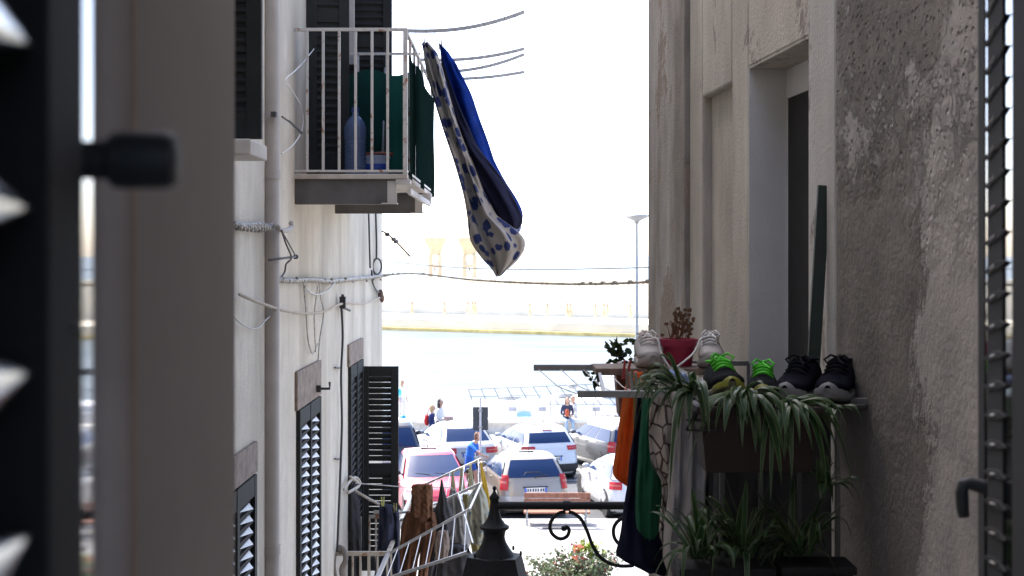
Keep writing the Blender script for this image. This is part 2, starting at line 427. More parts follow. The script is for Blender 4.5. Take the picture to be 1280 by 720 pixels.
# right shutter leaf, folded outwards, seen almost edge-on
th=thing('window_shutter','black louvred shutter leaf seen nearly edge-on at the right with a small hook','window shutter',(.52,1.4,5.7))
def rl(D): return Vector((.579-.1763*(1.75-D),D,0))
U2=Vector((.1763,1,0)).normalized(); N2=Vector((-U2.y,U2.x,0))
def rbox(D0,D1,z0,z1,t0,t1):
    a=rl(D0); c=rl(D1); m=MB(); pts=[]
    for z in(z0,z1): pts+=[a+N2*t0+Vector((0,0,z)),c+N2*t0+Vector((0,0,z)),c+N2*t1+Vector((0,0,z)),a+N2*t1+Vector((0,0,z))]
    m.hexa(pts); return m
b=MB()
for a in((1.705,1.755,0,.0036),(1.33,1.515,0,.0036),(1.570,1.676,.0,.0046)):
    c=rbox(a[0],a[1],5.72,7.3,a[2]-.03,a[3]+.001); b.add(c.v,c.f)
obj('stile_frame',b,m_blackm,th)
b=rbox(1.515,1.705,5.72,7.3,-.025,.0036); obj('mirror_panel',b,m_mirror,th)  # mirror panel added so the gaps between slats reflect bright sky
b=MB(); hl=MB(); z=5.78
while z<7.25:
    a=rl(1.560); c=rl(1.690); mid=rl(1.625)
    a=rl(1.546); c=rl(1.692); e=rl(1.585); g_=rl(1.655)
    up=lambda v: Vector((0,0,z+v))
    b.loft([[p_+N2*.0045+up(h0),p_+N2*.0045+up(h1),p_+N2*.0075+up(h1*.8+h0*.2),p_+N2*.0075+up(h0*.8+h1*.2)] for p_,h0,h1 in ((a,.0065,.0075),(e,-.003,.011),(mid,-.007,.007),(g_,-.011,.003),(c,-.0075,-.0065))])
    b.tube([rl(1.605)+N2*.0082+up(.003),rl(1.635)+N2*.0082+up(-.001)],.0014,6,1)
    z+=.0337
obj('louvers',b,[m_blackm,M('painted_slat_highlight',(.55,.50,.45),.4)],th)  # pale chips painted as highlights on the slats
b=MB(); p=[P(1246,610,1.70),P(1228,608,1.71),P(1212,604,1.71),P(1204,606,1.71),P(1202,616,1.71),P(1203,634,1.71),P(1205,646,1.71)]
b.tube(p,[.009,.009,.008,.008,.008,.0075,.0065],10); obj('hook',b,m_black,th,smooth=True)
# ------------------------------------------------------------------ left building
def lx(D): return -1.554+.0056*D
LD=lambda px: 2763.0/(650-px)
lh=thing('plastered_house','pale grey plastered house on the left of the alley with dark shutters and cables','house',(-4,12,0))
b=MB()
b.hexa([(-9,1.3,0),(lx(1.3),1.3,0),(lx(16.06),16.06,0),(-9,16.06,0),(-9,1.3,12.6),(lx(1.3),1.3,12.6),(lx(16.06),16.06,12.6),(-9,16.06,12.6)])
obj('wall',b,m_left,lh,bevel=.015)
b=MB(); b.tube([(lx(8.7)+.022,8.72,z) for z in (0,3,6,9,12,12.5)],.058,20)
dp=obj('drainpipe',b,m_pipe,lh,smooth=True)
for z in (4.6,6.9,9.2): b=MB(); b.tube([(lx(8.7)+.022,8.72,z-.03),(lx(8.7)+.022,8.72,z+.03)],.064,20); obj('pipe_collar',b,m_pipe,dp,smooth=True,auto=40)
b=MB(); b.span((lx(7.2)-.02,6.6,ZC+.47),(lx(7.2)+.30,7.05,ZC+.545)); obj('door_sill',b,m_stone,lh,bevel=.008)

def louvre_leaf(name,origin,dirv,w,h,parent,zbase,n_slat,t=.04,tiltsgn=1,backed=True):
    "louvred leaf from origin along the horizontal direction dirv"
    d=Vector(dirv).normalized(); nn=Vector((d.y,-d.x,0))
    o=Vector(origin); o.z=0
    def bx(a0,a1,z0,z1,t0,t1,m=None):
        m=m or MB(); pts=[]
        for z in(z0,z1): pts+=[o+d*a0+nn*t0+Vector((0,0,z)),o+d*a1+nn*t0+Vector((0,0,z)),o+d*a1+nn*t1+Vector((0,0,z)),o+d*a0+nn*t1+Vector((0,0,z))]
        m.hexa(pts); return m
    st=.075
    m=bx(0,st,zbase,zbase+h,-t/2,t/2); bx(w-st,w,zbase,zbase+h,-t/2,t/2,m)
    for z0,z1 in ((0,.13),(h*.5-.05,h*.5+.05),(h-.10,h)): bx(st,w-st,zbase+z0,zbase+z1,-t/2+.003,t/2-.003,m)
    if backed: bx(st,w-st,zbase+.13,zbase+h-.1,-.003,.003,m)
    fr=obj(name,m,m_shut,parent,bevel=.004)
    mm=[MB(),MB()]; gap=(h-.23)/n_slat
    for k in range(n_slat):
        z=zbase+.13+gap*(k+.5)
        if abs(z-(zbase+h*.5))<.05+gap*.3: continue
        q=gap*(.48 if backed else .50)
        pts=[]
        for (tz,tn) in ((-q,tiltsgn*t*.42),(-q+.010,tiltsgn*t*.48),(q,-tiltsgn*t*.42),(q-.010,-tiltsgn*t*.48)): pts.append((tz,tn))
        ring=lambda a:[o+d*a+nn*tn+Vector((0,0,z+tz)) for tz,tn in pts]
        mm[z>zbase+h*.5].loft([ring(st-.005),ring(w-st+.005)])
    for m in mm: obj('louvers',m,m_shut,fr)
    return fr
# upper shutter leaf hung open at the top left
louvre_leaf('shutter',(lx(7)+.0,7.0,0),(1,-.02,0),.285,1.9,lh,ZC+.575,34)
# upper balcony door leaves
louvre_leaf('shutter',(lx(10.3)-.0,10.35,0),(1,.12,0),.31,2.3,lh,ZC+.60,36)
louvre_leaf('shutter',(lx(11.6)+.0,11.6,0),(1,.03,0),.51,2.3,lh,ZC+.60,36)
b=MB(); b.hexa([(lx(10.45)+.0,10.45,ZC+.57),(lx(10.45)+.012,10.45,ZC+.57),(lx(11.5)+.012,11.5,ZC+.57),(lx(11.5),11.5,ZC+.57),(lx(10.45),10.45,ZC+2.75),(lx(10.45)+.012,10.45,ZC+2.75),(lx(11.5)+.012,11.5,ZC+2.75),(lx(11.5),11.5,ZC+2.75)])
obj('balcony_door',b,m_blackm,lh)
# lower windows
m_slatl=M('painted_slat_light',(.80,.80,.78),.6)  # pale triangles on the louvres, painted as light catching the slats
def wall_window(D0,D1,ztop,n,lintel,tips=True):
    w=D1-D0; f=thing_part('window',lh)
    def pl(a0,a1,z0,z1,p0,p1,m=None):
        m=m or MB(); y0=D0+w*a0; y1=D0+w*a1; pts=[]
        for z in(z0,z1): pts+=[(lx(y0)+p0,y0,z),(lx(y0)+p1,y0,z),(lx(y1)+p1,y1,z),(lx(y1)+p0,y1,z)]
        m.hexa(pts); return m
    zb=ztop-lintel-1.9
    m=pl(-.06,1.06,ztop-lintel,ztop,-.02,.022); f=obj('window',m,m_wood,lh,bevel=.006)
    m=pl(0,1,zb,ztop-lintel-.002,-.02,.004); obj('dark_backing',m,m_blackm,f)  # dark panel standing in for the shade behind the slats
    m=pl(0,.06,zb,ztop-lintel-.004,.003,.03); pl(.47,.53,zb,ztop-lintel-.004,.003,.032,m); pl(.94,1,zb,ztop-lintel-.004,.003,.03,m); pl(.06,.94,ztop-lintel-.12,ztop-lintel-.004,.003,.028,m); obj('shutter_frame',m,m_shut,f)
    zz=ztop-lintel-.15; g=1.75/n
    for a0,a1 in((.065,.465),(.535,.935)):
        m=MB(); sl_=MB()
        for k in range(n):
            z=zz-g*k
            y0=D0+w*a0; y1=D0+w*a1
            A=(lx(y0),y0); B=(lx(y1),y1)
            sl_.hexa([(A[0]+.004,A[1],z-g*.98),(A[0]+.020,A[1],z-g*.80),(B[0]+.020,B[1],z-g*.80),(B[0]+.004,B[1],z-g*.98),
                    (A[0]+.004,A[1],z-g*.55),(A[0]+.020,A[1],z-g*.45),(B[0]+.020,B[1],z-g*.45),(B[0]+.004,B[1],z-g*.55)])
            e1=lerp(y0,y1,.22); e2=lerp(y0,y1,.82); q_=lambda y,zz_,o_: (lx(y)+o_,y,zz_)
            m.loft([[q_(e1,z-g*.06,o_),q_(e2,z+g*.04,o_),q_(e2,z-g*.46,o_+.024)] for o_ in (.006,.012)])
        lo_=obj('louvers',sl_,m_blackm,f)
        if tips: obj('slat_glints',m,m_slatl,lo_)
    return f
def thing_part(n,p): return None
w0=wall_window(7.15,8.25,ZC-1.08,26,.18)
w1=wall_window(9.87,10.92,ZC-.80,26,.27)
w2=wall_window(12.85,13.88,ZC-.80,26,.20,tips=False)
b=MB(); p=Vector((lx(10.7)+.02,10.72,ZC-1.0)); b.tube([p,p+Vector((.10,0,0)),p+Vector((.10,0,.05))],.010,8); b.box(p+Vector((.02,0,0)),(.03,.05,.05)); obj('shutter_latch',b,m_black,w1)
louvre_leaf('shutter',(lx(13.9),13.93,0),(1,.0,0),.365,2.0,w2,ZC-3.08,32,tiltsgn=-1,backed=False)

# hook rods, cables, ropes on the left wall
def pt(px,py,off=.03):
    "point on the left wall (off metres proud of it) behind photo pixel"
    D=2763.0/(650-px); q=P(px,py,D); q.x=lx(D)+off; return q
def spline(ps,n=8):
    ps=[Vector(p) for p in ps]; out=[]
    for i in range(len(ps)-1):
        a=ps[max(i-1,0)]; b_=ps[i]; c=ps[i+1]; d=ps[min(i+2,len(ps)-1)]
        for k in range(n):
            t=k/n; out.append(.5*((2*b_)+(c-a)*t+(2*a-5*b_+4*c-d)*t*t+(3*b_-a-3*c+d)*t**3))
    out.append(ps[-1]); return out
def twist(ps,r,turns,amp,n=6,mi=0,strands=2,mb=None):
    sp=spline(ps,24); m=mb or MB(); L=len(sp)
    for s_ in range(strands):
        q=[]
        for i,p in enumerate(sp):
            d=(sp[min(i+1,L-1)]-sp[max(i-1,0)]).normalized(); u=d.cross(Vector((0,0,1))).normalized(); v=d.cross(u)
            a=2*math.pi*(turns*i/L+s_/strands); q.append(p+(u*math.cos(a)+v*math.sin(a))*amp)
        m.tube(q,r,n)
    return m
def cable(name,label,cat,ps,r,mat,n=8,sp=True,**k):
    b=MB(); b.tube(spline(ps,8) if sp else ps,r,n); return tag(obj(name,b,mat,None,smooth=True),label,cat)
b=twist([pt(285,280),pt(300,283),pt(318,281),pt(326,285,.05)],.0075,10,.012); c=twist([pt(288,283),pt(318,286),pt(330,282,.05)],.006,7,.018); b.add(c.v,c.f)
tag(obj('cable_bundle',b,m_cabs,None,smooth=True),'twisted silvery cable bundle ending at the curved grey conduit by the drainpipe','cables')
b=MB(); b.tube(spline([pt(326,284,.10),pt(333,288,.10),pt(341,287,.10),pt(345,283,.10),pt(344,279,.10)]),.016,10)
tag(obj('conduit_elbow',b,m_pipe,None,smooth=True),'short curved grey conduit hooked round the drainpipe on the left wall','conduit')
b=twist([pt(341,349),pt(358,351),pt(384,350,.04),pt(410,352),pt(440,349),pt(460,347),pt(477,344,.06)],.0075,30,.013,strands=3)
for i in range(15):
    px=345+i*9; b.ball(pt(px,350+2*math.sin(px),.045),(.014,.022,.014),6)
tag(obj('cable_bundle',b,m_cabs,None,smooth=True),'long knotted pale cable bundle strung level under the upper balcony','cables')
b=twist([pt(288,368,.05),pt(310,378,.06),pt(340,388,.07),pt(370,392,.07),pt(395,389,.07),pt(415,381,.05),pt(428,379,.05),pt(450,379,.05),pt(470,372,.04)],.0062,60,.0055,strands=2)
tag(obj('sagging_rope',b,m_rope,None,smooth=True),'pale twisted rope sagging across the left wall below the knotted cables','rope')
cable('hanging_cable','black cable running straight down the wall between the two lower windows','cable',[pt(422,376,.03),pt(424,420,.03),pt(422,470,.03),pt(423,530,.03),pt(421,590,.03),pt(419,640,.03),pt(417,690,.03)],.010,m_cabb)
for py_,w_ in ((460,'upper'),(574,'lower')): b=MB(); b.tube([pt(424,py_,.02),pt(416,py_-.5,.02)],.008,6); tag(obj('wall_staple',b,m_cabb),w_+' of two small staples holding the straight black cable to the wall','staple',None)
b=MB(); b.box(pt(421,378,.05),(.05,.05,.10)); b.tube([pt(421,368,.05),pt(421,384,.05),pt(430,388,.05)],.012,8)
tag(obj('cable_clamp',b,m_cabb),'black clamp where the straight black cable meets the sagging rope','clamp')
for i,(ps,r,lab) in enumerate((
  ([pt(374,352),pt(377,385),pt(380,425),pt(386,442),pt(392,430)],.006,'thin grey wire dangling in a long loop left of the black clamp'),
  ([pt(392,352,.04),pt(394,370,.04),pt(398,392,.04),pt(393,425,.04),pt(391,452,.04)],.006,'thin grey wire hanging below the knotted cables near the wood lintel'),
  ([pt(388,352,.04),pt(390,362,.04),pt(386,395,.04),pt(388,440,.04)],.005,'short thin grey wire hanging beside the black clamp'),
  ([pt(374,358,.04),pt(382,366,.04),pt(392,368,.04),pt(404,362,.04),pt(412,354,.04)],.007,'pale wire drooping in a shallow curve under the knotted cables'))):
    cable('dangling_wire',lab,'wire',ps,r,m_cab)
b=MB(); b.tube([pt(457,262),pt(458,300),pt(459,335)],.009,6); b.tube(spline([pt(466,262),pt(467,300),pt(467,324)]),.010,6)
ring=[pt(468,333)+Vector((.055*math.cos(a)*.6,.14*math.cos(a),.085*math.sin(a))) for a in [2*math.pi*i/18 for i in range(18)]]
b.tube(ring,.010,6,closed=True); b.tube(spline([pt(461,338),pt(462,352),pt(466,362),pt(471,366)]),.010,6)
tag(obj('looped_wire',b,m_cabb,None,smooth=True),'dark wires with a small ring hanging under the balcony beams at the corner','wire')
b=MB(); b.ball(pt(471,368,.04),(.03,.05,.06),10); b.ball(pt(473,373,.04),(.025,.05,.05),10); tag(obj('pulley',b,M('rusty_iron',(.10,.05,.035),.7),None,smooth=True),'small rusty pulley holding the rope end at the far wall corner','pulley')
b=MB(); b.tube([pt(328,146,.12),pt(339,153,.12)],.006,6); b.tube([pt(337,151,.12),pt(354,166,.12)],[.006,.010],8); b.box(pt(330,143,.06),(.03,.05,.03))
tag(obj('shutter_stay',b,m_black),'thin black iron stay sticking out beside the upper left shutter','shutter stay')
b=MB(); b.tube([pt(324,325,.06),pt(341,321,.14)],.008,6); b.tube(spline([pt(327,288,.12),pt(331,305,.13),pt(336,322,.14),pt(346,330,.06),pt(348,340,.04),pt(343,350,.03)]),.006,6); b.ball(pt(342,321,.14),.018,8); b.tube([pt(328,290,.12),pt(342,320,.14)],.005,6)
tag(obj('wire_bracket',b,m_steel,None,smooth=True),'small iron bracket with thin wires just right of the drainpipe','bracket')
cable('loose_cable','thin white cable curling down past the upper balcony rail end','cable',[pt(396,-30,.06),pt(396,10,.06),pt(388,50,.06),pt(375,72,.05),pt(360,88,.05),pt(349,100,.04),pt(358,114,.04),pt(368,135,.05),pt(369,160,.05),pt(360,180,.04),pt(346,192,.03)],.0042,m_wire)
cable('loose_cable','thin pale wire sagging low beside the grey reveal under the rope','cable',[pt(285,396),pt(300,408),pt(315,410),pt(326,400),pt(335,392)],.005,m_cab)
b=MB(); b.tube(spline([P(478,289,15.5),P(486,294,15),P(497,304,14.5),P(512,320,14)]),.009,6)
for q in ((484,293),(492,299),(495,302)): b.ball(P(q[0],q[1],15),.028,6)
tag(obj('wire_stub',b,m_cabb,None,smooth=True),'short knotted dark wire poking out past the far corner into the sky','wire')
# cables over the alley
A=pt(474,345,.02); Bq=P(826,352,8.33)
b=twist([A,A.lerp(Bq,.2)+Vector((0,0,.03)),A.lerp(Bq,.5)+Vector((0,0,-.02)),A.lerp(Bq,.8)+Vector((0,0,-.03)),Bq],.006,60,.005,strands=2)
cs_=spline([A,A.lerp(Bq,.2)+Vector((0,0,.03)),A.lerp(Bq,.5)+Vector((0,0,-.02)),A.lerp(Bq,.8)+Vector((0,0,-.03)),Bq],25)
for t in (.02,.05,.09,.12,.16,.30,.78,.80,.83,.86,.90,.95): b.ball(cs_[int(t*100)]+Vector((0,0,.008)),(.016,.02,.013),6)
tag(obj('overhead_cable',b,m_rope,None,smooth=True),'knotted pale cable stretched across the alley in front of the white sea','cable')
A=pt(470,325,.02); Bq=P(824,334,8.34)
b=MB(); b.tube([A.lerp(Bq,i/16)+Vector((0,0,-.05*math.sin(math.pi*i/16))) for i in range(17)],.0035,5)
tag(obj('overhead_cable',b,m_cab),'very thin bare wire crossing the alley just above the knotted cable','cable')

# ------------------------------------------------------------------ upper left balcony
bx0,bx1=-.735,-.735; BD0,BD1=9.8,13.0; BZ=ZC+.565
ub=thing('steel_balcony','small upper balcony of rusty white railings on grey steel beams','balcony',(-1.1,11,BZ))
b=MB(); b.span((lx(11)-.02,BD0-.02,BZ-.035),(bx0+.015,BD1+.02,BZ)); obj('slab',b,m_slab,ub,bevel=.006)
def ibeam(D,x1):
    m=MB(); x0=lx(D)-.02; z1=BZ-.037; z0=z1-.17
    m.span((x0,D-.05,z1-.014),(x1,D+.05,z1)); m.span((x0,D-.05,z0),(x1,D+.05,z0+.014)); m.span((x0,D-.048,z0+.013),(x1-.002,D-.036,z1-.013)); return m
obj('steel_beam',ibeam(9.86,-.80),m_steel,ub); obj('steel_beam',ibeam(12.0,-.755),m_steel,ub)
b=MB()
for D,x in((9.86,-.80),(12.0,-.755)): b.span((x-.06,D-.052,BZ-.20),(x+.006,D-.046,BZ-.045)); b.span((x-.10,D-.075,BZ-.207),(x+.01,D+.03,BZ-.198))
b.span((-.80,9.78,BZ-.07),(-.70,9.90,BZ-.038)); b.span((-.72,9.8,BZ-.14),(-.695,12.2,BZ-.10)); b.span((-.76,12.1,BZ-.12),(-.69,12.25,BZ-.03))
obj('bracket',b,m_stone,ub,bevel=.004)
b=MB(); RT=ZC+1.56
b.bar((lx(9.8),9.8,RT),(bx0,9.8,RT),.022,.022); b.bar((lx(9.8),9.8,BZ+.02),(bx0,9.8,BZ+.02),.022,.016)
for px in (384,404,424,444.5,465,484.5): x=(px-640)*9.8/F; b.span((x-.009,9.791,BZ+.02),(x+.009,9.809,RT))
b.span((bx0-.016,9.784,BZ-.03),(bx0+.016,9.816,RT+.01))
obj('railing',b,m_rail,ub,bevel=.002)
b=MB(); b.bar((lx(11.4)+.15,11.4,RT+.06),(bx0,11.4,RT+.06),.020,.020)
for px in (447,484): x=(px-640)*11.4/F; b.span((x-.011,11.39,BZ),(x+.011,11.41,RT+.06))
obj('railing',b,m_rail,ub)
b=MB(); b.bar((bx0,9.816,RT),(bx0,BD1,RT),.022,.022); b.bar((bx0,9.816,BZ+.02),(bx0,BD1,BZ+.02),.03,.016)
for D in (10.25,10.7,11.15,11.6,BD1): b.span((bx0-.010,D-.010,BZ-.02),(bx0+.010,D+.010,RT))
obj('railing',b,m_rail,ub)
def wavy(a,c,z0,z1,amp,nx=24,nz=14,th_=.004,seed=1,topdrop=0):
    rnd=random.Random(seed); a=Vector(a); c=Vector(c); d=(c-a); nn=Vector((d.y,-d.x,0)).normalized(); ph=[rnd.random()*6 for _ in range(4)]
    g=[]
    for i in range(nz+1):
        r=[]
        for j in range(nx+1):
            u=j/nx; v=i/nz
            w=amp*(math.sin(u*13+ph[0]+v*1.2)*.6+math.sin(u*29+ph[1]-v*2)*.3+math.sin(v*7+ph[2]+u*4)*.3)
            zt=z1-topdrop*(math.sin(u*9+ph[3])*.5+.5)
            r.append(a+d*u+nn*w+Vector((0,0,lerp(z0,zt,v))))
        g.append(r)
    m=MB(); m.grid(g); return m
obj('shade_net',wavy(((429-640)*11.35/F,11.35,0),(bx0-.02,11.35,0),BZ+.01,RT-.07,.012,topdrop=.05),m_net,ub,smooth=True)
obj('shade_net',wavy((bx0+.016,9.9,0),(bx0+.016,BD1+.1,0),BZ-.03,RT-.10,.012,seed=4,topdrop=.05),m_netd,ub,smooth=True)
# four curved drying arms
for D,py,zs in ((9.85,15,0),(11.3,61,.0),(11.8,68,-.03),(12.25,90,-.03)):
    tip=P(655,py,D); a=Vector((bx0,D,RT+zs)); b=MB()
    pts=[]
    for i in range(13):
        t=i/12; p=a.lerp(tip,t); p.z=lerp(a.z,tip.z,t**2.2)-.010*math.sin(math.pi*t); pts.append(p)
    for i in range(12): b.bar(pts[i],pts[i+1]+(pts[i+1]-pts[i])*.04,.012,.026)
    for i in (3,5,7,9,11): b.box(pts[i]+Vector((0,-.004,.002)),(.012,.012,.012))
    obj('drying_arm',b,m_alu,ub)
for k,f in enumerate((.25,.47,.72,.95)):
    a=P(655,15,9.85); a=Vector((bx0,9.85,RT)).lerp(a,f); c=Vector((bx0,12.25,RT-.03)).lerp(P(655,90,12.25),f)
b=MB()
for f in (.11,.235,.62,.94):
    a=Vector((bx0,9.85,RT)).lerp(P(655,15,9.85),f); a.z=lerp(RT,P(655,15,9.85).z,f**2.2)
    c=Vector((bx0,12.25,RT-.03)).lerp(P(655,90,12.25),f); c.z=lerp(RT-.03,P(655,90,12.25).z,f**2.2)
    b.tube([a,c],.0022,5)
obj('drying_line',b,m_wire,ub)
b=MB(); b.span(((431-640)*11.5/F,11.48,ZC+1.55),((443-640)*11.5/F,11.52,ZC+2.9)); obj('pale_upright',b,m_stone,ub)  # pale upright strip between the two shutter leaves
# on the balcony: water bottle, bucket, broom
bt=thing('water_bottle','large blue tinted plastic water bottle standing behind the upper railing','bottle',tuple(P(442,218,10.2)))
m_bott=M('blue_tinted_plastic',(.10,.15,.28),.18,var=.1,transl=.3); m_capb=M('blue_cap',(.02,.05,.25),.4)
prof=[(.0,.0),(.072,.0),(.078,.012)]
for i in range(9): prof+=[(.078,.02+i*.028),(.073,.03+i*.028),(.078,.04+i*.028)]
prof+=[(.080,.29),(.080,.35),(.066,.39),(.040,.425),(.025,.44),(.024,.465)]
c0=Vector((P(444,218,10.2).x,10.2,BZ+.003))
b=MB(); b.lathe(prof,c0,n=24); obj('body',b,m_bott,bt,smooth=True)
b=MB(); b.lathe([(.027,.462),(.027,.498),(.0,.499)],c0,n=20); obj('cap',b,m_capb,bt,smooth=True,auto=40)
bk=thing('plastic_bucket','white and blue plastic tub on the upper balcony floor beside the bottle','bucket',tuple(Vector((P(470,218,10.6).x,10.6,BZ))))
c0=Vector((P(471,218,10.6).x,10.6,BZ+.003)); b=MB(); b.lathe([(.0,0),(.082,0),(.095,.16),(.102,.16),(.102,.178),(.094,.178),(.086,.03),(0,.03)],c0,n=24); obj('body',b,M('pale_blue_plastic',(.45,.50,.62),.4),bk,smooth=True,auto=40)
b=MB(); b.lathe([(.0865,.045),(.0925,.115)],c0,n=24); obj('label_band',b,M('blue_band',(.03,.07,.35),.4),bk,smooth=True)
b=MB(); b.tube([c0+Vector((-.09,0,.19)),c0+Vector((.03,-.03,.195)),c0+Vector((.12,0,.19))],.012,8); obj('cleaning_brush',b,M('reddish_wood',(.30,.09,.05),.6),None,smooth=True); tag(bpy.data.objects['cleaning_brush'],'small reddish brush handle lying across the white and blue tub','brush')
b=MB(); b.tube([P(478.5,195,11.2),P(482,60,11.7)],.012,8); tag(obj('broom_handle',b,m_alu,None,smooth=True),'pale broom handle leaning on the green net of the upper balcony','broom')
# ------------------------------------------------------------------ right building, wall coordinates u along / w out / z
UD=Vector((-.0869,.9962,0)); UN=Vector((-.9962,-.0869,0)); UO=Vector((1.55,0,0))
def rp(D,w,z):
    return UO+UD*(D/.9962)+UN*w+Vector((0,0,z))
RD=lambda px: 2755.9/(px-485)
def rblock(D0,D1,z0,z1,w0,w1,m=None):
    m=m or MB(); pts=[]
    for z in(z0,z1): pts+=[rp(D0,w0,z),rp(D0,w1,z),rp(D1,w1,z),rp(D1,w0,z)]
    m.hexa(pts); return m
rh=thing('plastered_house','shaded stained plaster house on the right of the alley with a deep doorway','house',(3,6,0))
FLR=ZC-1.35; DH=ZC+.808; BH=ZC+.78; TOPR=10.6
D_j1,D_j0=5.22,6.12; D_b1,D_b0=6.41,7.01; D_s=7.31; D_e=8.35; D_p=4.835
m=rblock(1.3,D_j1,0,TOPR,-5,0); rblock(D_j1,D_j0,0,FLR,-5,0,m); rblock(D_j1,D_j0,DH,TOPR,-5,0,m)
rblock(D_j0,D_b1,0,TOPR,-5,0,m); rblock(D_b1,D_b0,0,FLR+.4,-5,0,m); rblock(D_b1,D_b0,BH,TOPR,-5,0,m); rblock(D_b0,D_s,0,TOPR,-5,0,m)
obj('wall',m,m_right,rh,bevel=.012)
obj('blind_recess',rblock(D_b1,D_b0,FLR+.4,BH,-5,-.045),m_right,rh)
obj('corner_pier',rblock(D_s,D_e,0,TOPR,-5,.025),m_rightf,rh,bevel=.02)
obj('painted_surround',rblock(D_p+.10,D_j1-.0,FLR,TOPR,-.02,.006),m_strip,rh)
obj('edge_strip',rblock(D_p-.0,D_p+.105,0,TOPR,-.02,.03),m_strip,rh,bevel=.012)
# crumbling plaster facing with real relief
g=[]; nu,nz=70,150
import mathutils
for i in range(nz+1):
    z=lerp(3.0,9.5,i/nz); row=[]
    for j in range(nu+1):
        D=lerp(2.6,D_p,j/nu)
        q=Vector((D*2.2,z*1.3,0)); e=mathutils.noise.noise(q)+.5*mathutils.noise.noise(q*2.7)+.35*mathutils.noise.noise(q*6)
        k=max(0,min(1,(z-ZC+.15)/.5)); w=.034+.010*e*k+.004*mathutils.noise.noise(q*11)*k
        if j==nu: w=.0
        row.append(rp(D,w,z))
    g.append(row)
b=MB(); b.grid(g); obj('plaster_facing',b,m_rough,rh,smooth=True)
m=rblock(1.3,2.62,0,TOPR,-.01,.03); rblock(2.6,D_p,9.49,TOPR,-.01,.033,m); rblock(2.6,D_p,0,3.01,-.01,.033,m); obj('lower_facing',m,m_rough,rh)
# doorway: lined reveal, frame and dark door
m=rblock(D_j0-.004,D_j0+.02,FLR,DH,-.42,-.003); obj('door_jamb',m,m_jamb,rh)
m=rblock(D_j1-.01,D_j0-.01,DH-.004,DH+.02,-.42,-.003); obj('door_soffit',m,m_right,rh)
dr=obj('door',rblock(D_j1+.0,D_j0+.0,FLR,DH-.13,-.30,-.172),m_blackm,rh)
m=rblock(D_j1,D_j0-.006,DH-.13,DH-.004,-.27,-.165); rblock(D_j0-.014,D_j0-.006,FLR,DH-.13,-.27,-.165,m); obj('door_frame',m,m_jamb,dr,bevel=.004)
obj('door_step',rblock(D_j1-.02,D_j0+.02,FLR-.001,FLR+.05,-.3,.012),m_stone,rh)

# leaning pole
b=MB(); b.bar(P(1013,520,4.93),P(1030,232,4.95),.042,.02); tag(obj('leaning_board',b,M('dark_green_board',(.020,.035,.028),.6)),'long narrow dark green board leaning by the doorway on the right','board')
# ------------------------------------------------------------------ right balcony
RB0,RB1=4.5,6.1; fl=FLR
def fx(D): return .665+.0*(D-4.5)      # outer face
def wx(D): return 1.55-.0872*D
rbal=thing('balcony','dark right hand balcony with bar railing crowded with laundry and plants','balcony',(.9,5.3,fl))
m=MB(); m.hexa([(fx(RB0),RB0,fl-.12),(wx(RB0)-.002,RB0,fl-.12),(wx(RB1)-.002,RB1,fl-.12),(fx(RB1),RB1,fl-.12),(fx(RB0),RB0,fl-.002),(wx(RB0)-.002,RB0,fl-.002),(wx(RB1)-.002,RB1,fl-.002),(fx(RB1),RB1,fl-.002)]); obj('slab',m,m_slab,rbal)
RZ=ZC-.46
def rail(p,q,n,name='railing'):
    m=MB(); p=Vector(p); q=Vector(q)
    m.bar(p+Vector((0,0,RZ)),q+Vector((0,0,RZ)),.03,.02); m.bar(p+Vector((0,0,fl+.08)),q+Vector((0,0,fl+.08)),.02,.02)
    for i in range(n+1):
        c=p.lerp(q,i/n); m.box(c+Vector((0,0,(RZ+fl)/2)),(.014,.014,RZ-fl))
    return m
obj('railing',rail((fx(4.5),4.5,0),(wx(4.5)-.005,4.5,0),4),m_darkrail,rbal)
obj('railing',rail((fx(4.5),4.52,0),(fx(6.1),6.1,0),13),m_darkrail,rbal)
obj('railing',rail((fx(6.1)+.015,6.1,0),(wx(6.1)-.005,6.1,0),4),m_darkrail,rbal)
m=MB(); m.span((.60,4.42,ZC-.480),(1.10,4.82,ZC-.463)); sh1=obj('plank',m,m_blackm,rbal,bevel=.003)
m=MB(); m.span((.34,5.78,ZC-.485),(.90,6.05,ZC-.457)); obj('plank',m,m_wood,rbal,bevel=.003)
m=wavy((.69,4.57,0),((1040-640)*4.57/F,4.57,0),FLR+.02,ZC-.50,.014,nx=40,seed=9); obj('dark_sheet',m,m_blackc,rbal,smooth=True)  # dark sheet added so the space behind the bars reads dark
# drying rack
rk=thing('drying_rack','grey metal drying rack reaching out over the alley from the right balcony','drying rack',(.5,5.5,ZC-.49))
fa,fb=P(667,459.5,6.1),Vector((.80,6.09,ZC-.478)); na,nb=P(722,492.5,4.9),Vector((.75,4.9,ZC-.476))
b=MB(); b.bar(fa,fb,.022,.026); obj('arm',b,m_rackg,rk,bevel=.002)
b=MB(); b.bar(na,nb,.022,.024); obj('arm',b,m_rackg,rk,bevel=.002)
b=MB(); lines=[]
for i in range(8):
    t=.03+i*.135; p=fa.lerp(fb,t); q=na.lerp(nb,t); lines.append((p,q)); b.tube([p+Vector((0,0,-.008)),(p+q)/2+Vector((0,0,-.028)),q+Vector((0,0,-.006))],.0022 if i<4 else .0036,5)
obj('line',b,m_wire,rk)
b=MB(); b.bar(P(748,460,6.05),P(755,492,5.0),.012,.012); obj('strut',b,m_rackg,rk)

